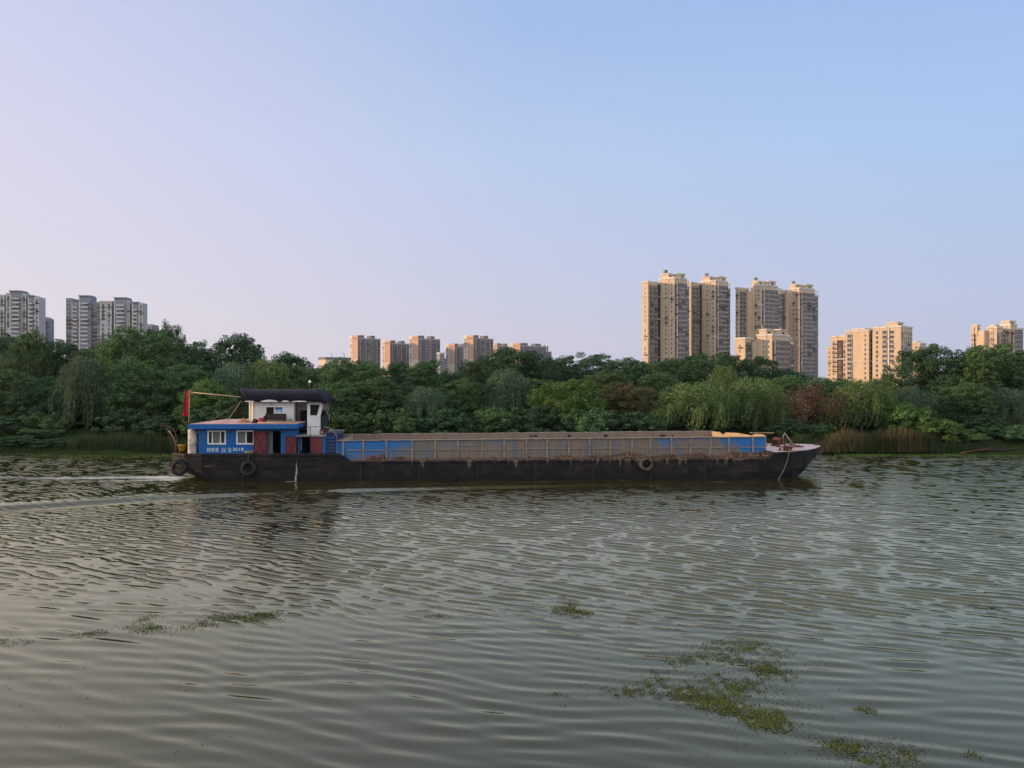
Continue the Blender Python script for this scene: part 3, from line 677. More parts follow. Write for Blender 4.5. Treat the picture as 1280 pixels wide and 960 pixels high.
MB().box(wx1 + .05, fx0 - .01, YW + .1, .45, P(370, 536, YW)[1] - .1, P(370, 536, YW)[1]).build('wheelhouse_floor', M['dark'], wh)
MB().box(P(373, 0, -2.35)[0], fxb + .05, -2.45, YW - .015, P(390, 546, -2.35)[1], P(390, 543, -2.35)[1]).build('step', M['white'], wf)
# --- tarpaulin canopy on hoops with a scalloped white valance beneath
v = []; nu, nv = 34, 15
for i in range(nu):
    u = i / (nu - 1)
    for j in range(nv):
        q = j / (nv - 1); A = math.pi * q
        y = -1.0 - 1.75 * math.cos(A)
        ze = P(350, 501.8, -2.75)[1]; zr = P(350, 486.6, -1.0)[1]
        z = ze + (zr - ze) * math.sin(A) ** .38
        xa = P(303, 0, -2.75)[0] + .25 - .75 * math.sin(A) ** .8; xb = P(409.5, 0, -2.75)[0] - .15 * math.sin(A)
        x = xa + (xb - xa) * u
        z += .055 * math.sin(u * 9 * math.pi) ** 2 * (-1 if q in (0, 1) else -.25) + rs.uniform(-.012, .012)
        if u > .88: z = ze + (z - ze) * (1 - ((u - .88) / .12) ** 2 * .85) - (u - .88) * 1.2
        if u < .06: z += (.06 - u) * 2.0 * (1 - math.sin(A)) * -.3 + (.06 - u) * 1.2
        v.append((x, y, z))
can = MB().add(v, [(i * nv + j, (i + 1) * nv + j, (i + 1) * nv + j + 1, i * nv + j + 1) for i in range(nu - 1) for j in range(nv - 1)], True).build('canopy', M['tarp'], barge)
so = can.modifiers.new('thickness', 'SOLIDIFY'); so.thickness = .03; so.offset = 0
for (a_, c, d) in ((307, 319, .03), (327, 348, .10), (353, 362, .05), (366, 384, .03)):
    xa, xb = P(a_, 0, -2.6)[0], P(c, 0, -2.6)[0]; z0 = P(350, 502.3, -2.6)[1]
    pl = [(xa + (xb - xa) * i / 10, z0 + .05 + d * math.sin(math.pi * i / 10)) for i in range(11)] + [(xb, z0 - .0), (xa, z0 - .0)]
    MB().prism(pl, -2.79, -2.77).build('valance', M['white'], can)
for px in (306, 340, 372, 405): 
    x = P(px, 0, YW)[0]; MB().tube([(x, -2.6, wzt - .25), (x, -2.6, wzt + .1), (x, -2.2, wzt + .5), (x, -1.0, wzt + .72), (x, .2, wzt + .5), (x, .6, wzt + .1)], .02).build('canopy_hoop', M['black'], can)
# --- flagstaff, boom and stays
fpx, fpz = P(236.5, 487.5, -1.5)
MB().tube([(fpx - .02, -1.5, rzt), (fpx, -1.5, fpz)], [.035, .025]).build('flagpole', M['bamboo'], barge)
bx, bz = P(300.5, 496.3, -2.2)
MB().tube([(fpx - .1, -1.5, P(237, 490, -1.5)[1]), (bx, -2.2, bz)], .032).build('boom', M['bamboo'], barge)
MB().tube([(P(301, 0, -2.6)[0], -2.5, P(301, 501, -2.6)[1]), (P(283, 0, -2.8)[0], -2.8, rzt + .04)], .022).build('stay', M['rope'], barge)
MB().tube([(P(301, 0, -1.6)[0], -1.5, P(301, 502, -1.6)[1]), (P(262, 0, -1.6)[0], -1.6, rzt + .03)], .012).build('stay', M['rope'], barge)
MB().tube([(P(387, 0, -.5)[0], -.5, wzt + .8), (P(387, 0, -.5)[0], -.5, P(387, 478.5, -.5)[1])], .018).build('lamp_mast', M['steel'], barge)
MB().lathe([(.02, -.02), (.09, 0), (.10, .08), (.06, .15), (.01, .17)], (P(387.3, 0, -.5)[0], -.5, P(387, 478.5, -.5)[1]), 10).build('mast_lamp', M['lampwhite'], barge)
# --- stern davit and rails
def pp(px, py, yl): x, z = P(px, py, yl); return (x, yl, z)
dv = MB().tube([pp(217, 581, -2.6), pp(219.5, 566, -2.6), pp(221, 549, -2.6), pp(218.5, 540, -2.6), pp(213, 534, -2.6), pp(207, 531.5, -2.6), pp(200.5, 533, -2.6)], [.06, .055, .045, .04, .038, .034, .028], 7).build('davit', M['rust'], barge)
MB().tube([pp(208, 533, -2.55), pp(212, 547, -2.6), pp(218, 562, -2.55)], .022).build('davit_brace', M['rust'], dv)
MB().tube([pp(211, 538, -2.6), pp(216, 546, -2.55), pp(220, 556, -2.6)], .045).build('davit_coil', M['rope'], dv)
MB().tube([pp(201, 533, -2.6), pp(201, 549, -2.6), pp(200.5, 570, -2.6)], .012).build('davit_line', M['dark'], dv)
MB().tube([pp(224, 566, -3.4), pp(228, 571, -3.6), pp(226, 578, -3.7)], .03).build('stern_pipe', M['steel'], barge)
MB().tube([pp(219, 567, -2.4), pp(219, 556, -2.4), pp(232, 556, -2.8), pp(232, 566, -2.8)], .03).build('stern_rail', M['rust'], barge)
# --- bow gear
wn = empty('windlass', (0, 0, 0)); wn.parent = barge; wn.scale = (1, 1, .86); wn.location = (0, 0, .25)
wx, wz_ = P(973, 553, .4)
for s in (-.55, .55): MB().prism([(wx - .35, 1.80), (wx + .35, 1.80), (wx + .12, 2.55), (wx - .12, 2.55)], .4 + s - .05, .4 + s + .05).build('cheek_plate', M['rust'], wn)
MB().lathe([(.02, -.5), (.26, -.5), (.26, -.44), (.13, -.42), (.13, .42), (.26, .44), (.26, .5), (.02, .5)], (wx, .4, 2.32), 14, 'y').build('drum', M['rust'], wn)
mb = MB()
for i in range(9): mb.tube([(wx + .19 * math.cos(A), .02 + i * .085, 2.32 + .19 * math.sin(A)) for A in np.linspace(0, 6.2832, 13)[:-1]], .045, 5, True)
mb.build('chain', M['rust'], wn)
mb = MB().lathe([(.22, -.03), (.27, -.03), (.27, .03), (.22, .03)], (wx + .05, -.32, 2.40), 16, 'y', True)
for i in range(4): A = i * math.pi / 4; mb.tube([(wx + .05 - .22 * math.cos(A), -.32, 2.4 - .22 * math.sin(A)), (wx + .05 + .22 * math.cos(A), -.32, 2.4 + .22 * math.sin(A))], .018, 5)
mb.build('hand_wheel', M['rust'], wn)
ax, az = P(981, 541, -.2)
MB().tube([(ax - .1, -.2, 1.82), (ax - .12, -.2, az - .3), (ax + .02, -.15, az), (ax + .25, -.1, az - .35), (ax + .7, -.1, 1.9)], .05).build('anchor_shank', M['steel'], barge)
for (px, py, yl) in ((977.5, 563, -3.2), (984.5, 560.5, -3.05)):
    x, z = P(px, py, yl)
    MB().lathe([(.02, 1.80), (.16, 1.80), (.16, 1.83), (.09, 1.86), (.085, 2.12), (.15, 2.15), (.15, 2.2), (.02, 2.22)], (x, yl, 0), 14).build('bollard', M['roofpink'], barge)
mb = MB()
for i in range(4): mb.tube([(P(981, 0, -3.1)[0] + .42 * math.cos(A) + .05 * i, -3.1 + .2 * math.sin(A), 1.86 + .07 * i) for A in np.linspace(0, 6.2832, 15)[:-1]], .035, 5, True)
mb.build('rope_coil', M['rust'], barge)
MB().tube([pp(987, 561, -3.45), pp(986.8, 564, -3.72), pp(984, 576, -3.80), pp(979.5, 588, -3.95), pp(972.5, 600, -4.06), pp(971, 603, -4.06)], .024).build('mooring_rope', M['rope'], barge)
MB().tube([pp(1020.5, 559, -.2), pp(1020.8, 554.5, -.2)], [.10, .12], 8).build('bollard', M['rust'], barge)
MB().tube([pp(1025, 562, -.2), pp(1025.6, 568, -.2)], .04).build('stem_fender', M['rope'], barge)
for i in range(6):
    x = rs.uniform(17.6, 20.6); y = rs.uniform(-2.4, 1.6) * (1 - (x - 17) / 6)
    MB().box(x, x + rs.uniform(.2, .7), y, y + rs.uniform(.1, .3), 1.86, 1.90 + rs.uniform(0, .06)).build('deck_fitting', M['rust'], barge)
# --- stern rub strake
MB().tube([(x, -4.03, .98) for x in np.linspace(-20, -11, 12)], .022, 5).build('rub_strake', M['hull'], barge)
MB().box(-22.42, -21.3, -2.4, 2.4, 1.3, 1.42).build('stern_platform', M['hull'], barge)

# ------------------------------------------------------------------ loose things lying on, hanging from or inside the barge
def onb(o, x, y, z, rz=0.0): o.location = BW(x, y, z); o.rotation_euler = (0, 0, BPHI + rz); return o
def tyre(px, py, Rr, yl, label, mat, tilt=0):
    x, z = P(px, py, yl); root = onb(empty('fender_tyre'), x, yl, z)
    tag(root, label, 'tyre', 'tyres hung along the hull as fenders')
    prof = []
    for A in np.linspace(0, 6.2832, 15)[:-1]: prof.append((Rr * (.76 + .235 * math.cos(A)), .13 * math.sin(A) - .16))
    MB().lathe(prof, (0, 0, 0), 30, 'y', True).build('tyre', mat, root)
    mb = MB()
    for i in range(34):
        A = i * 2 * math.pi / 34; c, s = math.cos(A) * Rr, math.sin(A) * Rr
        mb.tube([(c * .985, -.26, s * .985), (c * 1.012, -.16, s * 1.012), (c * .985, -.06, s * .985)], .018, 4)
    mb.build('tread', mat, root)
    MB().tube([(0, -.15, Rr * .55), (-.03, -.16, Rr * 1.02), (-.02, -.03, 1.8 - z if z < 1.2 else Rr + .3)], .022, 5).build('hanging_rope', M['rope_dark'], root)
    return root
tyre(225, 584.5, .52, -3.45, 'black tyre hung at the very stern, half over the wake', M['rubber'])
tyre(311.5, 585, .50, -4.0, 'black tyre hanging on the hull below the blue cabin', M['rubber'])
tyre(807.3, 580, .46, -4.0, 'mud caked pale tyre hanging on the hull beside the hold', M['rubber_mud'])
# flag
v = []; nu, nv = 8, 16
for i in range(nu):
    for j in range(nv):
        u, q = i / (nu - 1), j / (nv - 1)
        x = -u * (.14 + .34 * q) + .06 * math.sin(q * 5 + u * 4); y = .10 * math.sin(u * 9 + q * 3) ; z = -q * 1.72 - .06 * u * math.sin(q * 3)
        v.append((x, y, z))
fo = MB().add(v, [(i * nv + j, i * nv + j + 1, (i + 1) * nv + j + 1, (i + 1) * nv + j) for i in range(nu - 1) for j in range(nv - 1)], True).build('flag', M['flag'])
onb(fo, fpx - .02, -1.5, fpz - .04); tag(fo, 'red flag drooping from the bamboo pole at the stern', 'flag')
def bucket(name, px, py0, py1, yl, r0, r1, mat, label, cat='bucket'):
    x, zb = P(px, py1, yl); h = P(px, py0, yl)[1] - zb
    root = onb(empty(name), x, yl, zb); tag(root, label, cat)
    MB().lathe([(.01, 0), (r0, 0), (r1, h), (r1 + .02, h), (r1 + .02, h - .03), (r1 - .02, h - .02), (r0 - .02, .03), (.01, .03)], (0, 0, 0), 18).build('body', mat, root)
    MB().tube([(r1 * math.cos(A), -.1 * math.sin(A) - .0, h - .02 - .16 * math.sin(A)) for A in np.linspace(0, math.pi, 9)], .012, 5).build('handle', M['steel'], root)
    return root
zroof = rzt + .02
b1 = bucket('bucket', 327, 523, 529.6, -2.9, .15, .21, M['pink'], 'pink plastic bucket standing on the cabin roof'); b1.location.z = zroof
b2 = bucket('bucket', 227.5, 556, 564, -2.9, .17, .24, M['yellow'], 'yellow plastic bucket hanging at the stern rail'); 
# bench against the wheelhouse
x0, x1 = P(330.5, 0, -2.8)[0], P(356.5, 0, -2.8)[0]
bench = onb(empty('wooden_bench'), (x0 + x1) / 2, -2.75, zroof); tag(bench, 'dark brown wooden bench on the cabin roof under the wheelhouse window', 'bench')
L = (x1 - x0) / 2
MB().box(-L, L, -.28, .20, .20, .26).build('seat', M['brownwood'], bench); MB().box(-L, L, .16, .21, .263, .60).build('backrest', M['brownwood'], bench)
for sx in (-L, L - .07):
    for sy in (-.27, .12): MB().box(sx, sx + .07, sy, sy + .07, 0, .197).build('leg', M['brownwood'], bench)
    MB().box(sx, sx + .07, -.28, .157, .263, .46).build('armrest', M['brownwood'], bench)
def heap(name, px0, px1, py, yl, h, mat, label, cat, seed, dz=0):
    r = np.random.default_rng(seed); xa, xb = P(px0, 0, yl)[0], P(px1, 0, yl)[0]; w_ = (xb - xa) / 2
    v = []; nu, nv = 17, 11
    for i in range(nu):
        for j in range(nv):
            u, q = i / (nu - 1) * 2 - 1, j / (nv - 1) * 2 - 1; rr = min(1, math.hypot(u, q))
            z = h * (1 - rr ** 2) ** .7 * (1 + .45 * math.sin(5 * u + seed) * math.cos(4 * q)) + (r.uniform(-.035, .035) if rr < .95 else 0)
            v.append((u * w_, q * .4, max(0, z) if rr < 1 else 0))
    o = MB().add(v, [(i * nv + j, (i + 1) * nv + j, (i + 1) * nv + j + 1, i * nv + j + 1) for i in range(nu - 1) for j in range(nv - 1)], True).build(name, mat)
    onb(o, (xa + xb) / 2, yl, zroof + dz); return tag(o, label, cat)
heap('cloth_heap', 296.5, 313.5, 526, -2.2, .20, M['cloth_tan'], 'heap of tan cloth on the cabin roof left of the wheelhouse', 'cloth', 2)
heap('black_bag', 315, 323.5, 529, -2.6, .24, M['black'], 'small black bag on the cabin roof beside the pink bucket', 'bag', 4)
heap('green_mat', 353.5, 368, 529, -2.75, .20, M['cloth_green'], 'crumpled green mat on the cabin roof beside the brown bench', 'mat', 6)
po = MB().tube([(0, 0, 0), (P(381, 0, -3.3)[0] - P(322, 0, -3.3)[0], .05, .04)], .035).build('bamboo_pole', M['bamboo']); onb(po, P(322, 0, -3.3)[0], -3.3, rzt + .06)
tag(po, 'bamboo pole lying along the front edge of the cabin roof', 'pole')
sp_ = MB().box(0, .75, -.15, .15, 0, .06).build('yellow_plank', M['bamboo']); onb(sp_, P(351, 0, -3.1)[0], -2.95, zroof + .01); tag(sp_, 'short pale plank on the cabin roof in front of the green mat', 'plank')
jb = onb(empty('jerry_can'), P(403, 0, -2.5)[0], -2.6, ez1 + .11); tag(jb, 'small red can standing at the foot of the wheelhouse front', 'can')
MB().box(-.14, .14, -.1, .1, 0, .30).build('body', M['red'], jb); MB().tube([(-.08, 0, .30), (-.05, 0, .36), (.05, 0, .36), (.08, 0, .30)], .018).build('handle', M['black'], jb); MB().box(-.05, .05, -.112, -.103, .08, .16).build('label', M['white'], jb)
pk = MB().box(0, P(967, 0, .6)[0] - P(938, 0, .6)[0], -.12, .12, -.03, .03).build('plank', M['wood']); onb(pk, P(938, 0, .6)[0], .6, P(950, 541, .6)[1]); tag(pk, 'pale plank sticking out forward over the torn front of the hold', 'plank')
rp = MB()
for i in range(3): rp.tube([(.26 * math.cos(A) + .03 * i, .10 * math.sin(A), .03 + .04 * i + .02 * math.sin(A * 2)) for A in np.linspace(0, 6.2832, 15)[:-1]], .03, 5, True)
ro_ = rp.build('rope_coil', M['rope']); onb(ro_, P(311, 0, -3.7)[0], -3.75, 1.80); tag(ro_, 'coil of pale rope lying on the bulwark above the black tyre', 'rope')
# mud, rubble and scrap along the side deck: nobody could count it
r = np.random.default_rng(8); mb = MB()
def clod(c, s):
    q = r.normal(0, 1, (8, 3)); dirs = np.array([(sx, sy, sz) for sz in (-1, 1) for sy in (-1, 1) for sx in (-1, 1)]) * (s * np.array([r.uniform(.6, 1.6), r.uniform(.5, 1), r.uniform(.4, .9)])) + q * s * .22
    A = r.uniform(0, 6.28); ca, sa = math.cos(A) * .9, math.sin(A) * .45
    v = [(c[0] + d[0] * ca - d[2] * sa, c[1] + d[1], c[2] + d[0] * sa + d[2] * ca) for d in dirs]
    mb.add(v, [(0, 2, 3, 1), (4, 5, 7, 6), (0, 1, 5, 4), (2, 6, 7, 3), (0, 4, 6, 2), (1, 3, 7, 5)])
for i in range(2600):
    px = r.uniform(455, 966); dens = np.interp(px, [440, 470, 600, 660, 760, 790, 850, 900, 925, 940, 966], [.05, .2, .22, .35, .9, 1, .7, .8, 1, 1, .8])
    if r.random() > dens: continue
    x = P(px, 0, -3.6)[0]; hh = np.interp(px, [440, 600, 690, 760, 800, 850, 900, 930, 960], [.10, .10, .16, .34, .42, .26, .40, .50, .42]) * (.7 + .5 * math.sin(px * .11) * math.sin(px * .037))
    y = -3.85 + .6 * r.random(); fr_ = (y + 3.85) / .6
    clod((x, y, ZD(x) + max(.03, hh * (.25 + .75 * fr_) * r.random() ** .5)), r.uniform(.035, .10))
o = mb.build('mud_and_rubble', M['mud']); o.location = (0, BY, 0); o.rotation_euler = (0, 0, BPHI); tag(o, 'brown mud, rubble and scrap heaped along the barge side deck', 'rubble', kind='stuff')
rr_ = random.Random(5)
for (px, w_, h_, lab) in ((466, .34, .30, 'first rusty block on the side deck from the blue end of the hold'), (473, .22, .24, 'second rusty block on the side deck, the narrower of the close pair'), (478.5, .26, .40, 'tall rusty block on the side deck beside the close pair'), (500, .6, .22, 'low wide rusty block alone on the side deck')):
    ob = MB(); ob.prism([(-w_ / 2, 0), (w_ / 2, 0), (w_ / 2 - .03, h_), (-w_ / 2 + .02, h_ * .93)], -.12, .12); oo = ob.build('iron_block', M['rust']); x = P(px, 0, -3.65)[0]; onb(oo, x, -3.65, ZD(x) + .006); tag(oo, lab, 'block', 'rusty blocks on the side deck')
# cooling water falling from an outlet in the side
v = []; r = np.random.default_rng(9)
x, z = P(371, 578, -4.0); mb = MB()
for i in range(24):
    s = r.random(); zz = z * (1 - s); sp2 = .03 + .06 * s
    xx = x - .03 + .05 * math.sin(s * 4) + r.normal(0, sp2 * .5); yy = -4.06 - .22 * s + r.normal(0, .03)
    mb.tube([(xx, yy, zz + .05), (xx + r.normal(0, .01), yy - .01, zz - .10 - .1 * s)], r.uniform(.005, .013), 4)
o = mb.build('water_jet', paint('white_water', (.75, .77, .78), .3)); o.location = (0, BY, 0); o.rotation_euler = (0, 0, BPHI); tag(o, 'thin white jet of cooling water falling down the hull', 'water jet', kind='stuff')
# ------------------------------------------------------------------ apartment blocks
def facade_mat(name, c, c2, floor=3.0):
    """tile and render over concrete: weather streaks, one tone per storey, grime"""
    m, t, b = new_mat(name); tc = t.nodes.new('ShaderNodeTexCoord'); sp = t.nodes.new('ShaderNodeSeparateXYZ'); t.links.new(tc.outputs['Object'], sp.inputs[0])
    st = noise(t, .5, 6, .7, stretch=(1, 1, .12)); fi = noise(t, 1.6, 5, .75, stretch=(1, 1, 1.6)); bl = noise(t, .33, 3, .8, stretch=(1.0, 1.0, 1.0))
    k = math_(t, 'ADD', math_(t, 'MULTIPLY', st, .5), math_(t, 'MULTIPLY', fi, .5))
    t.links.new(mixc(t, ramp(t, k, [(.36, 0.0), (.66, 1.0)]), c2, c), b.inputs['Base Color']); b.inputs['Roughness'].default_value = .85; return m
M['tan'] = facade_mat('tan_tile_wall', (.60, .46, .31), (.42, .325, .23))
M['tan_shaded'] = facade_mat('shaded_tile_wall', (.235, .195, .165), (.105, .09, .08))  # darker copy of the tan tile: shade of the fronts put into the colour
M['trim'] = paint('pale_trim', (.60, .55, .49), .7, (.36, .32, .27), .5, .3)
M['lineg'] = paint('grey_slab_edge', (.40, .365, .33), .8, (.24, .22, .2), .5, .5)
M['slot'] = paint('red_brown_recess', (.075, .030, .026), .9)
M['blue_grey'] = facade_mat('blue_grey_wall', (.25, .265, .32), (.165, .175, .215))
M['pale_grey'] = facade_mat('pale_grey_wall', (.46, .46, .49), (.34, .34, .38))
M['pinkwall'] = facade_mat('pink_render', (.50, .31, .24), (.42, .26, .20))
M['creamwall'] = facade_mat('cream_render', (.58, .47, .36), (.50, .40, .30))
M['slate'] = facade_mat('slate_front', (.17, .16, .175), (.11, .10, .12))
m, t, b = new_mat('far_window_glass'); b.inputs['Base Color'].default_value = (.045, .05, .06, 1); b.inputs['Roughness'].default_value = .12; M['fglass'] = m
m, t, b = new_mat('open_window_and_shadow'); b.inputs['Base Color'].default_value = (.018, .016, .016, 1); b.inputs['Roughness'].default_value = .5; M['fopen'] = m
def two_mat(name, parts):
    """one mesh from (MB, material) pairs"""
    V, Fc, mi, mats = [], [], [], []
    for k_, (mb, mt) in enumerate(parts):
        n = len(V); V += mb.v; Fc += [tuple(i + n for i in f) for f in mb.f]; mi += [k_] * len(mb.f); mats.append(mt)
    me = bpy.data.meshes.new(name); me.from_pydata(V, [], Fc)
    for q in mats: me.materials.append(q)
    me.polygons.foreach_set('material_index', mi); me.update(); return me
WMESH = {}
def win_mesh(side, w_, h_, style):
    """a window: glass behind a frame and a sill, unit at its centre; side f faces -y, l faces -x"""
    key = (side, w_, h_, style)
    if key in WMESH: return WMESH[key]
    fr, gl = MB(), MB()
    def bx(mb, a0, a1, d0, d1, z0, z1):
        if side == 'f': mb.box(a0, a1, -d1, -d0, z0, z1)
        else: mb.box(-d1, -d0, -a1, -a0, z0, z1)
    hw, hh = w_ / 2, h_ / 2
    bx(gl, -hw, hw, .02, .06, -hh, hh)
    bx(fr, -hw - .1, hw + .1, .02, .32, -hh - .16, -hh - .01); bx(fr, -hw - .08, hw + .08, .02, .22, hh + .01, hh + .13)
    bx(fr, -.05, .05, .061, .1, -hh, hh)
    if style == 'ac': bx(fr, hw * .1, hw * .9, .33, .75, -hh - .75, -hh - .17)
    if style == 'dark': bx(gl, -hw - .2, hw + 1.2, .07, .7, -hh - .95, -hh - .18)  # dark box added below the sill to stand for a shadow
    WMESH[key] = two_mat('window', [(fr, M['lineg'] if style != 'white' else M['trim']), (gl, M['fopen'] if style == 'dark' else M['fglass'])])
    return WMESH[key]
class Block:
    def __init__(s, name, label, px, D, theta, zvis_py, group=None, base=3.0, scale=1.0):
        s.x0, s.D, s.th = (px - 640) / F * D, D, R(theta)
        s.root = empty(name, (s.x0 * scale, D * scale, base), s.th); s.root.scale = (scale,) * 3; tag(s.root, label, 'apartment block', group)
        s.zv = EYE - (zvis_py - 480) / F * D - base - 4; s.wins = []; s.rn = random.Random(int(px * 7 + D)); s.base = base
    def top(s, py, dx=0, dy=0):
        """height above the base that reaches the photograph's row py at a local offset"""
        y = s.D + dx * math.sin(s.th) + dy * math.cos(s.th)
        return EYE - (py - 480) / F * y - s.base
    def wing(s, x0, x1, y0, y1, h, mat='tan', fl=3.0, bands='f', band_mat='lineg', cap=True, capm='trim', belts=(), nm='wall', z0=0):
        a, c = MB(), MB(); a.box(x0, x1, y0, y1, z0, h)
        zs = np.arange(h - fl * int((h - z0) / fl), h - .5, fl)
        for z in zs:
            if z < s.zv or z <= z0 + .2: continue
            if 'f' in bands: c.box(x0 + .05, x1 - .05, y0 - .14, y0 - .004, z - .18, z + .10)
            if 'l' in bands: c.box(x0 - .14, x0 - .004, y0 + .05, y1 - .05, z - .18, z + .10)
        o = link(bpy.data.objects.new(nm, two_mat(nm, [(a, M[mat]), (c, M[band_mat])] if c.f else [(a, M[mat])])), s.root)
        if cap:
            MB().box(x0 - .35, x1 + .35, y0 - .35, y1 + .35, h + .004, h + 1.15).build('parapet', M[capm], s.root)
        for bz in belts: MB().box(x0 - .30, x1 + .30, y0 - .30, y1 + .3, bz, bz + .55).build('belt_course', M['trim'], s.root)
        return o
    def cols(s, side, at, lo, hi_, ends, fl=3.0, w_=1.5, h_=1.5, style='plain', htop=None, dark=.08, skip=0.0):
        """a column of windows for each position along a face"""
        htop = htop if htop is not None else hi_
        z = hi_ - fl * .55
        while z > max(lo, s.zv):
            for p in at:
                r_ = s.rn.random()
                if r_ < max(skip, .05): continue
                st = 'dark' if r_ > 1 - dark else (s.rn.choice((style, style, 'plain', 'ac', 'white')) if w_ > 1.2 else style)
                s.wins.append((side, p, ends, z, round(w_ * s.rn.choice((.8, 1, 1, 1.12)), 2), h_, st))
            z -= fl
    def strip(s, side, p, w_, at, h, mat='trim', d=.25, nm='pilaster', z0=None):
        z0 = max(0, s.zv - 2) if z0 is None else z0
        mb = MB()
        if side == 'f': mb.box(p - w_ / 2, p + w_ / 2, at - d, at - .004, z0, h - .02)
        else: mb.box(at - d, at - .004, p - w_ / 2, p + w_ / 2, z0, h - .02)
        mb.build(nm, M[mat], s.root)
    def balconies(s, p, w_, at, h, fl=3.0, d=1.3, mat='trim', rail='blue_grey'):
        z = h - fl
        while z > s.zv:
            a, c = MB(), MB(); a.box(p - w_ / 2, p + w_ / 2, at - d, at - .004, z - .15, z + .12)
            c.box(p - w_ / 2 + .02, p + w_ / 2 - .02, at - d + .02, at - d + .1, z + .122, z + 1.1)
            c.box(p - w_ / 2 + .02, p - w_ / 2 + .1, at - d + .102, at - .01, z + .122, z + 1.1); c.box(p + w_ / 2 - .1, p + w_ / 2 - .02, at - d + .102, at - .01, z + .122, z + 1.1)
            link(bpy.data.objects.new('balcony', two_mat('balcony', [(a, M[mat]), (c, M[rail])])), s.root); z -= fl
    def penthouse(s, x0, x1, y0, y1, z0, h, mat='tan'):
        MB().box(x0, x1, y0, y1, z0, z0 + h).build('roof_house', M[mat], s.root)
        MB().box(x0 - .4, x1 + .4, y0 - .4, y1 + .4, z0 + h + .003, z0 + h + .7).build('roof_slab', M['trim'], s.root)
        MB().box(x0 + (x1 - x0) * .3, x0 + (x1 - x0) * .6, y0 - .05, y0 - .004, z0 + h * .3, z0 + h * .8).build('window', M['fopen'], s.root)
    def finish(s):
        s.wins.sort(key=lambda q: -q[3])
        one, rest = s.wins[:100], s.wins[100:]
        def place(q): return (q[1], q[2], q[3]) if q[0] == 'f' else (q[2], q[1], q[3])
        for q in one:
            o = bpy.data.objects.new('window', win_mesh(q[0], q[4], q[5], q[6])); o.location = place(q); link(o, s.root)
        if rest:
            P1, P2, P3 = MB(), MB(), MB()
            for q in rest:
                me = win_mesh(q[0], q[4], q[5], q[6]); L_ = Vector(place(q)); vs = [v.co + L_ for v in me.vertices]
                A = [tuple(p.vertices) for p in me.polygons if p.material_index == 0]; Bq = [tuple(p.vertices) for p in me.polygons if p.material_index == 1]
                P1.add(vs, A); (P3 if q[6] == 'dark' else P2).add(vs, Bq)
            prs = [(p, mt) for p, mt in ((P1, M['lineg']), (P2, M['fglass']), (P3, M['fopen'])) if p.f]
            o = link(bpy.data.objects.new('window', two_mat('window', prs)), s.root); o['kind'] = 'stuff'
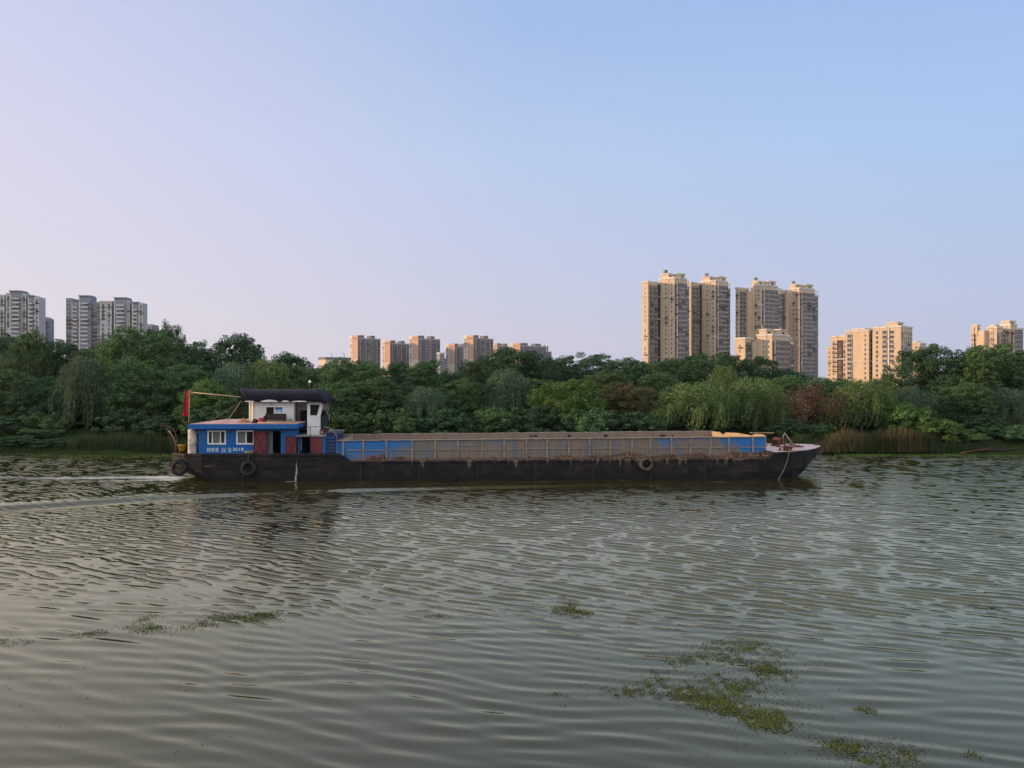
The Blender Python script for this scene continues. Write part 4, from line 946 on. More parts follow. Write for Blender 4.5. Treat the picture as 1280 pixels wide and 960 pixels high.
def tan_tower(b, ox, oy, py_main, py_w1, mx=18, my=12, wx=13, wy=11.2, wd=4.5, belts=(), ph=True, big=False):
    H = b.top(py_main, ox, oy); H1 = b.top(py_w1, ox - wx, oy + wy)
    bl = [H - q for q in belts]
    # main block in three bays so that the front steps
    b.wing(ox, ox + mx * .74, oy, oy + my, H, 'tan', belts=bl)
    b.wing(ox + mx * .74 + .01, ox + mx, oy + 1.2, oy + my, H - 4.2, 'tan_shaded', belts=[q for q in bl if q < H - 6])
    b.wing(ox - wx, ox - .01, oy + wy, oy + wy + wd, H1, 'tan', belts=[q for q in bl if q < H1 - 3])
    b.wing(ox - 3, ox + mx, oy + my + .01, oy + max(my + 1, wy + wd - .5), min(H, H1) - 1.0, 'tan', bands='', cap=False)
    # front skin of darker tile, shade put into its colour, and its openings
    zb = max(0, b.zv)
    MB().box(ox + 3.4, ox + mx * .74 - .2, oy - .55, oy - .004, zb, H - 2.4).build('shaded_front_skin', M['tan_shaded'], b.root)
    b.strip('f', ox + 1.3, 1.5, oy, H - 3, 'slot', .12, 'dark_strip'); b.strip('f', ox + 2.6, .5, oy, H - 1, 'trim', .7)
    b.cols('f', [ox + 1.3], 0, H - 2, oy - .13, style='ac', w_=.9, h_=1.2, dark=.2)
    bay = np.linspace(ox + 4.6, ox + mx * .74 - 1.3, 3)
    b.cols('f', bay, 0, H - 2.6, oy - .56, w_=(mx * .74 - 6.6) / 3 - .3, h_=1.55, dark=.10, style='plain'); 
    b.cols('f', [ox + mx * .87], 0, H - 5, oy + 1.2, w_=2.2, h_=1.5, dark=.05)
    zz = H - 5.6
    mb = MB()
    while zz > b.zv: mb.box(ox + 3.5, ox + mx * .74 - .3, oy - .72, oy - .56, zz - .5, zz + .05); zz -= 3
    mb.build('floor_band', M['lineg'], b.root)
    b.cols('l', [oy + 2.2, oy + my * .55], 0, H - 1.5, ox, w_=.8, h_=1.2, dark=.15)
    b.strip('l', oy + my * .36, .35, ox, H, 'lineg', .3)
    b.cols('f', [ox - wx * .76, ox - wx * .42], 0, H1 - 2, oy + wy - .41, w_=2.3, h_=1.6, dark=.14, style='ac')
    b.cols('l', [oy + wy + wd * .5], 0, H1 - 2, ox - wx, w_=.9, h_=1.2)
    MB().box(ox - wx + 1.2, ox - 3.2, oy + wy - .4, oy + wy - .004, zb, H1 - 1.5).build('shaded_front_skin', M['tan_shaded'], b.root)
    b.strip('f', ox - 1.7, 2.6, oy + wy, H1 - .5, 'dark', .3, 'dark_strip')  # black strip paints the deep shade between wing and main block
    if ph:
        b.penthouse(ox + .8, ox + mx * .36, oy + my * .45, oy + my - .8, H + .01, 3.4)
        b.penthouse(ox + mx * .42, ox + mx * .72, oy + 1.0, oy + my * .55, H + .01, 3.6)
        MB().box(ox + .5, ox + 2.4, oy + my * .6, oy + my * .75, H + 4.2, H + 6.4).build('roof_tank', M['fopen'] if big else M['tan_shaded'], b.root)
    # roof frame: thin beams over the parapet at the right end
    fr = MB()
    for q in (0, .5, 1): fr.box(ox + mx * .76 + q * mx * .2, ox + mx * .76 + q * mx * .2 + .3, oy + 1.3, oy + 1.6, H - 3.0, H - .4)
    fr.box(ox + mx * .75, ox + mx, oy + 1.2, oy + 1.7, H - .4, H - .1); fr.build('roof_frame', M['trim'], b.root)
b = Block('apartment_tower', 'tallest pair of joined tan towers, left of the right-hand group', 843, 500, 42, 452, 'tan apartment blocks on the right')
tan_tower(b, 0, 0, 348, 353, belts=(11.5, 26, 38.5, 51), big=True); tan_tower(b, 47, 0, 351.5, 354, mx=20, belts=(11.5, 26, 38.5, 51)); b.finish()
b = Block('apartment_tower', 'second pair of joined tan towers, rising behind a lower block', 952, 540, 35, 466, 'tan apartment blocks on the right')
tan_tower(b, 0, 0, 357, 361, mx=24, my=9, wx=11, wy=11, wd=2.6, belts=(14, 29, 42)); tan_tower(b, 43.5, 0, 361, 363, mx=25, my=9, wx=13, wy=10, wd=4, belts=(14, 29, 42)); b.finish()
b = Block('apartment_tower', 'lower tan block in front of the second pair of towers', 965, 440, 42, 468, 'tan apartment blocks on the right')
tan_tower(b, 0, 0, 419.5, 424, mx=26, my=9.4, wx=9.5, wy=11.5, wd=6.5, belts=(17,)); b.finish()
b = Block('apartment_tower', 'long stepped tan block right of the towers, its sunlit side towards the camera', 1126, 480, 42, 476, 'tan apartment blocks on the right', scale=.80)
Ha, Hb_, Hc, Hd = b.top(408, 0, 5), b.top(413, 0, 25), b.top(420, 0, 40), b.top(434, 0, 50)
zb = max(0, b.zv)
b.wing(0, 18, 0, 17.3, Ha, 'tan', bands='f', belts=[Ha - 21.5, Ha - 33]); b.wing(-1.5, 16, 19, 34, Hb_, 'tan', bands='f', belts=[Hb_ - 19.5]); b.wing(2.5, 14, 17.31, 18.99, Ha - 3, 'tan_shaded', bands='l', cap=False)
b.wing(1.5, 15, 34.01, 45, Hc, 'tan', bands='l', belts=[Hc - 14.5]); b.wing(3, 13, 45.01, 48.5, Hd, 'tan', bands='l')
b.strip('l', 7.2, .8, 0, Ha, 'trim', .5); b.strip('l', 9.6, 3.2, 0, Ha - 1, 'lineg', .4, 'bay_window'); b.strip('l', 31.2, 3.2, -1.5, Hb_ - 1, 'lineg', .5, 'bay_window'); b.strip('l', 39, 4.0, 1.5, Hc - 2, 'slot', .2, 'dark_strip')
b.cols('l', [9.6, 5.6], 0, Ha - 1, -.41, w_=2.4, h_=1.5, dark=.04); b.cols('l', [31.2], 0, Hb_ - 1, -2.01, w_=2.6, h_=1.6); b.cols('l', [21.2], 0, Hb_ - 1, -1.5, w_=.9, h_=1.3)
b.cols('l', [39], 0, Hc - 3, 1.29, w_=2.4, h_=1.7, dark=.4); b.cols('l', [43.3, 35.8], 0, Hc - 1.5, 1.5, w_=1.1, h_=1.3, dark=.3); b.cols('l', [47], 0, Hd - 1, 3, w_=.9, h_=1.2); b.cols('l', [18.1], 0, Ha - 4, 2.5, w_=1.2, h_=1.9, dark=.8); b.cols('l', [14.5], 0, Ha - 1, 0, w_=1.3, h_=1.5)
b.cols('f', [2, 5, 8.5, 12, 15.5], 0, Ha - 1.5, 0, w_=2.0, h_=1.5, dark=.1, style='ac'); b.strip('f', 3.6, .5, 0, Ha, 'trim', .6); b.cols('f', [.2], 0, Hb_ - 1, 19, w_=1.3)
b.penthouse(1.5, 10, 2.5, 9, Ha + .01, 3.0); b.penthouse(.5, 9, 22, 30, Hb_ + .01, 1.6); b.finish()
b = Block('apartment_tower', 'small distant tan block just peeping over the round tree, right of the stepped block', 1150, 660, 42, 436, 'tan apartment blocks on the right')
h_ = b.top(430); b.wing(0, 14, 0, 12, h_, 'tan'); b.wing(14.01, 22, 2, 12, h_ - 3, 'tan_shaded'); b.cols('l', [3, 8], 0, h_ - 1, 0); b.cols('f', [3, 7, 11], 0, h_ - 1, 0); b.penthouse(3, 9, 3, 8, h_ + .01, 2); b.finish()
b = Block('apartment_tower', 'tan block at the right edge of the picture, rising behind trees', 1246, 480, 28, 450, 'tan apartment blocks on the right')
tan_tower(b, 0, 0, 410, 411.5, mx=8, my=6, wx=4, wy=12, wd=1.6, belts=(), ph=False); tan_tower(b, 13, -1.0, 407, 408, mx=9, my=7, wx=3, wy=8, wd=3, belts=(), ph=False)
b.wing(22.5, 34, 3, 12, b.top(411.5, 26), 'tan_shaded'); b.cols('f', [25, 29, 32.5], 0, b.top(413, 26), 3, w_=2); b.penthouse(-3.5, -.5, 10, 13.3, b.top(410) - 4, 6); b.penthouse(13.5, 20, 0, 5, b.top(407, 13) + .02, 2.6)
b.finish()

# centre: a row of eighteen-storey slabs, sunlit end walls to the left, slate fronts in shade
def slab(px, D, py, L_, dep, label, zv, name='apartment_tower'):
    b = Block(name, label, px, D, 45, zv, 'pink-ended apartment slabs in the centre distance')
    H = b.top(py); zb = max(0, b.zv)
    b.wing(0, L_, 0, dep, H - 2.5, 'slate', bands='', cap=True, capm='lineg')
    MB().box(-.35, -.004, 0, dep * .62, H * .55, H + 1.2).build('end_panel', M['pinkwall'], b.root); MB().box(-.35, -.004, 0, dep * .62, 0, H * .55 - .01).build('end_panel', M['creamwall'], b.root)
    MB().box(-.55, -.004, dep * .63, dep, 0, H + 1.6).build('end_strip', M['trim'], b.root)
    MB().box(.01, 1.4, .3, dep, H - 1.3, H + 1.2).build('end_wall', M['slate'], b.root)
    b.cols('l', [dep * .82], 0, H - .5, -.56, w_=1.0, h_=1.1, dark=.3)
    for q in (.22, .70):
        b.balconies(L_ * q, L_ * .20, 0, H - 3, mat='lineg', rail='slate')
        MB().box(L_ * (q - .08), L_ * (q + .10), 2, 9, H - 1.3, H + 1.6).build('roof_house', M['slate'], b.root); b.strip('f', L_ * (q - .13), .5, 0, H - 2.6, 'lineg', .9); b.strip('f', L_ * (q + .13), .5, 0, H - 2.6, 'lineg', .9)
    b.cols('f', [L_ * .05, L_ * .43, L_ * .53, L_ * .91], 0, H - 3.2, 0, w_=1.5, h_=1.6, dark=.2, style='white')
    b.strip('f', L_ * .48, .6, 0, H - 2.6, 'lineg', .5); b.finish()
slab(447.5, 800, 420.5, 28, 15, 'first pink-ended slab from the left in the centre distance, standing above the trees alone', 448)
slab(488, 840, 427, 26, 15, 'second pink-ended slab from the left, lower than its two neighbours', 456)
slab(523, 800, 421, 29, 15, 'third pink-ended slab, its cream end wall showing lower than any other', 470)
slab(568.5, 850, 431, 22, 15, 'fourth pink-ended slab, the narrow one just left of the fifth', 470)
slab(592, 800, 420.5, 28, 15, 'fifth pink-ended slab, the last tall one before the wooded rise', 470)
slab(622, 900, 430.5, 22, 8, 'low slab mostly hidden behind the wooded rise, between two others', 440)
slab(650.5, 880, 430, 44, 18, 'rightmost pink-ended slab, only its top storeys over the wooded rise', 446)
b = Block('chimney_block', 'dark flat-topped building with three chimneys at the right end of the centre row', 676, 930, 20, 448)
b.root['category'] = 'building'
h_ = b.top(440); b.wing(0, 14, 0, 12, h_, 'slate', bands=''); 
for q in (1.5, 6.5, 11): MB().lathe([(.9, h_ + 1.2), (.75, h_ + 9.2 - q * .2), (.95, h_ + 9.3 - q * .2), (.95, h_ + 9.9 - q * .2)], (q, 5, 0), 10).build('chimney', M['slate'], b.root)
b.cols('f', [3, 7, 11], 0, h_ - 1, 0); b.finish()
b = Block('low_building', 'low cream building with a cluttered roof peeping over the trees left of the first slab', 407, 420, 40, 452); b.root['category'] = 'building'
h_ = b.top(449); b.wing(0, 15, 0, 8, h_, 'creamwall', bands='', capm='slate'); b.cols('f', [3, 7, 11], 0, h_ - 1, 0)
for q in (5, 12.5): MB().tube([(q, 3, h_ + 1.1), (q + .4, 3, h_ + 3.0), (q - .6, 3.2, h_ + 3.9)], .14).build('antenna', M['slate'], b.root)
b.finish()
b = Block('low_building', 'sliver of a grey building between the third and fourth slabs', 550, 780, 30, 470); b.root['category'] = 'building'
h_ = b.top(442); b.wing(0, 5, 0, 8, h_, 'blue_grey', bands='f'); b.wing(5.01, 8, 1, 8, h_ - 5, 'slate', bands='f'); b.cols('f', [1.5, 3.5], 0, h_ - 1, 0); b.finish()

# left: two white and blue-grey towers seen from the front
def pale_tower(px, D, th, label, zv, strips, ks=1.0):
    b = Block('apartment_tower', label, px, D, th, zv, 'white and blue-grey towers on the left')
    for (x0, x1, py, y0, kind) in strips:
        x0, x1 = x0 * ks, x1 * ks
        h_ = b.top(py, (x0 + x1) / 2)
        w_ = x1 - x0; mid = (x0 + x1) / 2
        if kind == 'g':      # grey-blue shaft with wide balconies
            b.wing(x0, x1, y0, 10, h_, 'blue_grey', bands='', cap=False); b.balconies(mid, w_ * .62, y0, h_ - 2.6, d=.9, mat='trim', rail='pale_grey'); b.cols('f', [mid - w_ * .15, mid + w_ * .15], 0, h_ - 3, y0, w_=1.6, h_=1.7, dark=.3); b.strip('f', x0 + .35, .7, y0, h_, 'trim', .3); b.cols('f', [x1 - .9], 0, h_ - 3, y0, w_=.8)
            MB().box(x0 - .2, x1 + .2, y0 - 1.0, 8, h_ + .004, h_ + .7).build('roof_slab', M['blue_grey'], b.root)
        elif kind == 'w':    # white piers with columns of small windows
            b.wing(x0, x1, y0, 10, h_, 'pale_grey', bands='', cap=False); n_ = max(1, int(w_ / 3)); at = [x0 + w_ * (i + .5) / n_ for i in range(n_)]
            b.cols('f', at, 0, h_ - 1.6, y0, w_=1.3, h_=1.7, dark=.5, style='white')
            for i in range(n_ + 1): b.strip('f', x0 + .25 + (w_ - .5) * i / n_, .5, y0, h_, 'trim', .45)
            b.strip('f', mid, w_, y0, h_, 'trim', .5, 'parapet', h_ - 1.1)
        else:                # recess, dark with blue-grey spandrels
            b.wing(x0, x1, y0, 10, h_, 'blue_grey', bands='f', cap=False); b.cols('f', [mid], 0, h_ - 1, y0, w_=max(.8, w_ - 1.0), h_=1.8, dark=.7)
    b.finish(); return b
u = .5925
pale_tower(82.5, 573, 6, 'wide white and blue-grey tower block, second from the left edge', 445,
    [(0, 4.0, 372.5, .0, 'd'), (4.01, 9.8, 375.5, .8, 'g'), (9.81, 10.6, 378, 3, 'd'), (10.61, 19.6, 370.5, -.8, 'g'), (19.61, 24.6, 377.5, 1.5, 'd'), (24.61, 27, 377, .3, 'd'), (27.01, 36.2, 376, -.2, 'w'), (36.21, 38.4, 376, 2, 'd'), (38.41, 48.4, 373, -.8, 'g'), (48.41, 50.2, 376, .4, 'w'), (50.21, 52.2, 378, 3, 'd'), (52.21, 57.6, 378.5, .2, 'g'), (57.61, 60.6, 378.5, .5, 'w')], .895)
pale_tower(-22, 560, 6, 'white and blue-grey tower block cut by the left edge of the picture', 435,
    [(0, 9, 370, -.5, 'g'), (9.01, 17.2, 368, .2, 'w'), (17.21, 18.6, 370, 2, 'd'), (18.61, 22.0, 366, .2, 'w'), (22.01, 31.4, 364.5, -.8, 'g'), (31.41, 34.4, 367, .3, 'w'), (34.41, 36.0, 371, 3, 'd'), (36.01, 41.0, 370.5, 0, 'g'), (41.01, 44.6, 371, .4, 'w')], .865)
pale_tower(184.5, 640, 6, 'narrow far tower end beyond the right edge of the wide white tower block', 412, [(0, 3, 405, 0, 'w'), (3.01, 5.6, 406, 1, 'd')])
pale_tower(54.5, 640, 6, 'narrow far tower end beyond the right edge of the leftmost tower block', 425, [(0, 1.6, 396, 0, 'w'), (1.61, 3.6, 398, .5, 'd')])
# ------------------------------------------------------------------ trees: every crown is thousands of leaf-sized faces
def diamonds(C_, Nn, s, asp, r):
    C_ = np.asarray(C_); n = len(C_); Nn = Nn / (np.linalg.norm(Nn, axis=1, keepdims=True) + 1e-9)
    t = r.normal(0, 1, (n, 3)); t -= Nn * (t * Nn).sum(1, keepdims=True); t /= np.linalg.norm(t, axis=1, keepdims=True) + 1e-9
    bt = np.cross(Nn, t); s = s.reshape(-1, 1)
    return np.stack([C_ + t * s, C_ + bt * s * asp, C_ - t * s, C_ - bt * s * asp], 1).reshape(-1, 3)
def unit(r, n):
    d = r.normal(0, 1, (n, 3)); return d / np.linalg.norm(d, axis=1, keepdims=True)
def trunk_mesh(seed, H, rad, n_limb, spread, split=.35):
    r = np.random.default_rng(seed); mb = MB()
    pts = [(0, 0, -1.0)]; x = y = 0
    for i in range(1, 8): x += r.normal(0, .10); y += r.normal(0, .10); pts.append((x, y, H * i / 8))
    mb.tube(pts, [rad * 1.25] + [rad * (1 - i / 9.0) for i in range(1, 8)], 7)
    for i in range(n_limb):
        z0 = H * r.uniform(split, .72); k_ = z0 / H * 8; a_ = pts[min(7, int(k_))]; A = r.uniform(0, 6.28); Ln = spread * r.uniform(.5, .9)
        p = [Vector(a_)]
        for q in (.35, .7, 1): p.append(Vector(a_) + Vector((math.cos(A) * Ln * q, math.sin(A) * Ln * q, Ln * (.55 * q + .25 * q * q))) + Vector(r.normal(0, .12, 3)))
        mb.tube(p, [rad * .5, rad * .36, rad * .22, rad * .08], 5)
    return mb.mesh('trunk', M['bark'])
def broad(seed, W, H, z0, ncl, per, leaf, mat, lob=.22, pw=2.0, tuft=0, rag=1.0, top=1.0):
    """broadleaf crown: leaf clumps spread through a lobed ellipsoid"""
    r = np.random.default_rng(seed)
    d = unit(r, ncl); k = unit(r, 5) * r.uniform(1.5, 3.2, (5, 1)); ph = r.uniform(0, 6.28, 5)
    lobe = 1 + lob * np.sin(d @ k.T + ph).sum(1) / 1.8
    rad = r.random(ncl) ** .46
    hz_, cz = (H - z0) / 2, (H + z0) / 2
    sx = W / 2 * (1 - .18 * np.maximum(0, d[:, 2]) ** pw * (2 - top))
    C_ = np.stack([d[:, 0] * sx * rad * lobe, d[:, 1] * sx * rad * lobe, cz + d[:, 2] * hz_ * rad * (.9 + .1 * lobe)], 1)
    cr = r.uniform(.48, 1.0, ncl) * W / 9 * (1.15 - .35 * rad) * rag
    if tuft:
        A = r.uniform(0, 6.28, tuft); q = r.random(tuft) ** .5 * W * .36
        C2 = np.stack([np.cos(A) * q, np.sin(A) * q, H + r.uniform(-1.3, .15, tuft) - q * .55], 1); C_ = np.concatenate([C_, C2]); cr = np.concatenate([cr, r.uniform(.22, .5, tuft)])
    n = len(C_) * per; ci = np.repeat(np.arange(len(C_)), per); dd = unit(r, n); rr = cr[ci] * (.52 + .48 * r.random(n) ** .6)
    Lc = C_[ci] + dd * rr[:, None] * np.array([1.05, 1.05, .92]); Nn = dd * .9 + r.normal(0, .5, (n, 3)) + np.array([0, 0, .22])
    s = leaf * r.uniform(.6, 1.25, n); keep = Lc[:, 2] > .25
    return np_mesh('crown', diamonds(Lc[keep], Nn[keep], s[keep], .62, r), 4, mat)
def willow(seed, W, H, mat, nanch=60, per=13, lean=-.10, low=.9, leaf=.13):
    r = np.random.default_rng(seed); out = []
    Cs, Ns, Ss = [], [], []
    for i in range(nanch):
        A = r.uniform(0, 6.28); q = math.sqrt(r.random()); ax_, ay_ = math.cos(A) * q * W * .40, math.sin(A) * q * W * .40
        az_ = H * (1 - .50 * q ** 2.2) * r.uniform(.86, 1.0)
        for j in range(per):
            p = np.array([ax_, ay_, az_]) + r.normal(0, .22, 3); ou = np.array([math.cos(A), math.sin(A), 0]) * r.uniform(.1, .55) + r.normal(0, .12, 3)
            Ln = min(p[2] - low * r.uniform(.6, 1.6), r.uniform(1.4, 4.4) * (.6 + .6 * q)); Ln = max(Ln, .6); m_ = int(Ln / .145)
            u = np.linspace(0, 1, m_); sway = r.normal(0, .10)
            arch = np.sin(np.minimum(u * 2.2, 1) * math.pi / 2)
            X = p[0] + ou[0] * arch * 1.3 + (lean + sway) * u * Ln * u; Yy = p[1] + ou[1] * arch * 1.3; Zz = p[2] + .25 * np.sin(np.minimum(u * 3, 1) * math.pi) - Ln * u ** 1.25
            Cs.append(np.stack([X, Yy, Zz], 1) + r.normal(0, .035, (m_, 3)))
    C_ = np.concatenate(Cs); n = len(C_)
    Nn = np.stack([r.normal(0, 1, n), r.normal(0, 1, n), r.normal(0, .25, n)], 1); Nn /= np.linalg.norm(Nn, axis=1, keepdims=True)
    dn = np.stack([r.normal(-.12, .3, n), r.normal(0, .3, n), np.full(n, -1.0)], 1); dn -= Nn * (dn * Nn).sum(1, keepdims=True); dn /= np.linalg.norm(dn, axis=1, keepdims=True)
    bt = np.cross(Nn, dn); s = (leaf * r.uniform(.7, 1.3, n))[:, None]
    V = np.stack([C_ - dn * s, C_ + bt * s * .30, C_ + dn * s * 1.2, C_ - bt * s * .30], 1).reshape(-1, 3)
    # a loose inner crown
    r2 = np.random.default_rng(seed + 90); k_ = 2600; d = unit(r2, k_); rr = r2.random(k_) ** .4
    Ci = np.stack([d[:, 0] * W * .40 * rr, d[:, 1] * W * .40 * rr, H * .66 + d[:, 2] * H * .30 * rr], 1)
    V = np.concatenate([V, diamonds(Ci, d + r2.normal(0, .5, (k_, 3)), r2.uniform(.09, .17, k_), .4, r2)])
    return np_mesh('crown', V, 4, mat)
def twiggy(seed, W, H, mat, nb=210, nl=3200):
    r = np.random.default_rng(seed); mb = MB(); tips = []
    for i in range(nb):
        d = unit(r, 1)[0]; d[2] = abs(d[2]) * .8 + .15; z0 = r.uniform(.15, .6) * H; Ln = W * .5 * r.uniform(.5, 1)
        a_ = Vector((0, 0, z0)); c = a_ + Vector(d * np.array([Ln, Ln, (H - z0) * .9])) ; mid = (a_ + c) / 2 + Vector(r.normal(0, .25, 3))
        mb.tube([a_, mid, c, c + Vector((d[0] * .5, d[1] * .5, -.5))], [.035, .022, .012, .006], 3); tips += [c, mid, (c + mid) / 2]
    T = np.array([tuple(q) for q in tips]); ci = r.integers(0, len(T), nl); C_ = T[ci] + r.normal(0, .38, (nl, 3)); C_[:, 2] -= np.abs(r.normal(0, .5, nl))
    me = np_mesh('crown', diamonds(C_, r.normal(0, 1, (nl, 3)), r.uniform(.06, .14, nl), .5, r), 4, mat)
    return me, mb.mesh('trunk', M['bark'])
PROTO = {}
def proto(key, crown, trunk, W, H): PROTO[key] = (crown, trunk, W, H)
for i in range(4): proto('leafy%d' % i, broad(20 + i, 8.5, 11, 1.6, 330, 125, .108, M['leaf'], tuft=26, rag=1.0), trunk_mesh(20 + i, 8.5, .20, 7, 4), 8.5, 11)
for i in range(3): proto('dark%d' % i, broad(40 + i, 9, 10.5, 1.2, 340, 125, .108, M['leaf_dark'], lob=.26, tuft=18), trunk_mesh(40 + i, 8, .22, 7, 4), 9, 10.5)
for i in range(2): proto('dome%d' % i, broad(50 + i, 14, 9, 2.6, 460, 125, .125, M['leaf_dark'], lob=.10, pw=3, top=2.0, rag=.66), trunk_mesh(50 + i, 6, .28, 9, 6, .25), 14, 9)
for i in range(2): proto('bright%d' % i, broad(60 + i, 7, 8, .7, 240, 125, .10, M['leaf_bright'], lob=.26, tuft=16), trunk_mesh(60 + i, 6, .14, 6, 3), 7, 8)
for i in range(3): proto('willow%d' % i, willow(70 + i, 8, 8.5, M['leaf_willow'], lean=-.10), trunk_mesh(70 + i, 6.5, .20, 8, 3.2, .3), 8, 8.5)
for i in range(2): proto('greywillow%d' % i, willow(76 + i, 7, 9, M['leaf_grey'], lean=-.05, leaf=.125), trunk_mesh(76 + i, 7, .18, 8, 3, .3), 7, 9)
proto('olive0', broad(80, 7.5, 8, .8, 230, 120, .10, M['leaf_olive'], lob=.25, tuft=16), trunk_mesh(80, 6, .15, 7, 3), 7.5, 8)
for i in range(2):
    c_, t_ = twiggy(84 + i, 6, 7, M['leaf_red']); proto('russet%d' % i, c_, t_, 6, 7)
for i in range(3): proto('bush%d' % i, broad(90 + i, 5, 3.2, .1, 120, 125, .09, (M['leaf'], M['leaf_dark'], M['leaf_bright'])[i], lob=.25), trunk_mesh(90 + i, 2, .06, 4, 1.3, .1), 5, 3.2)
proto('spire0', broad(97, 4.2, 12, 1.2, 250, 125, .108, M['leaf'], lob=.35, tuft=14, rag=1.5), trunk_mesh(97, 10.5, .16, 8, 2.2), 4.2, 12)
NAMES = {'leafy': ('broadleaf_tree', 'tree'), 'dark': ('broadleaf_tree', 'tree'), 'dome': ('camphor_tree', 'tree'), 'bright': ('broadleaf_tree', 'tree'), 'willow': ('willow_tree', 'willow'), 'greywillow': ('willow_tree', 'willow'), 'olive': ('broadleaf_tree', 'tree'), 'russet': ('withered_tree', 'tree'), 'bush': ('bush', 'bush'), 'spire': ('poplar_tree', 'tree')}
rt = random.Random(77)
def tree(key, px, top, wpx, Y, label, group=None):
    crown, trunk, W, H = PROTO[key]; kind = key[:-1]; nm, cat = NAMES[kind]
    x = (px - 640) / F * Y; g = ground_z(Y) - .05; zt = EYE - (top - 480) / F * Y
    root = empty(nm, (x, Y, g), rt.uniform(0, 6.28) if 'willow' not in key else rt.choice((-.3, 0, .3, .5)))
    sx = wpx / F * Y / W; sz = (zt - g) / H; root.scale = (sx, sx, sz)
    tag(root, label, cat, group)
    for n_, me in (('crown', crown), ('trunk', trunk)): link(bpy.data.objects.new(n_, me), root)
    return root
G1, G2, G3 = 'trees along the far bank', 'bushes at the water\'s edge', 'trees on the rise behind the bank'
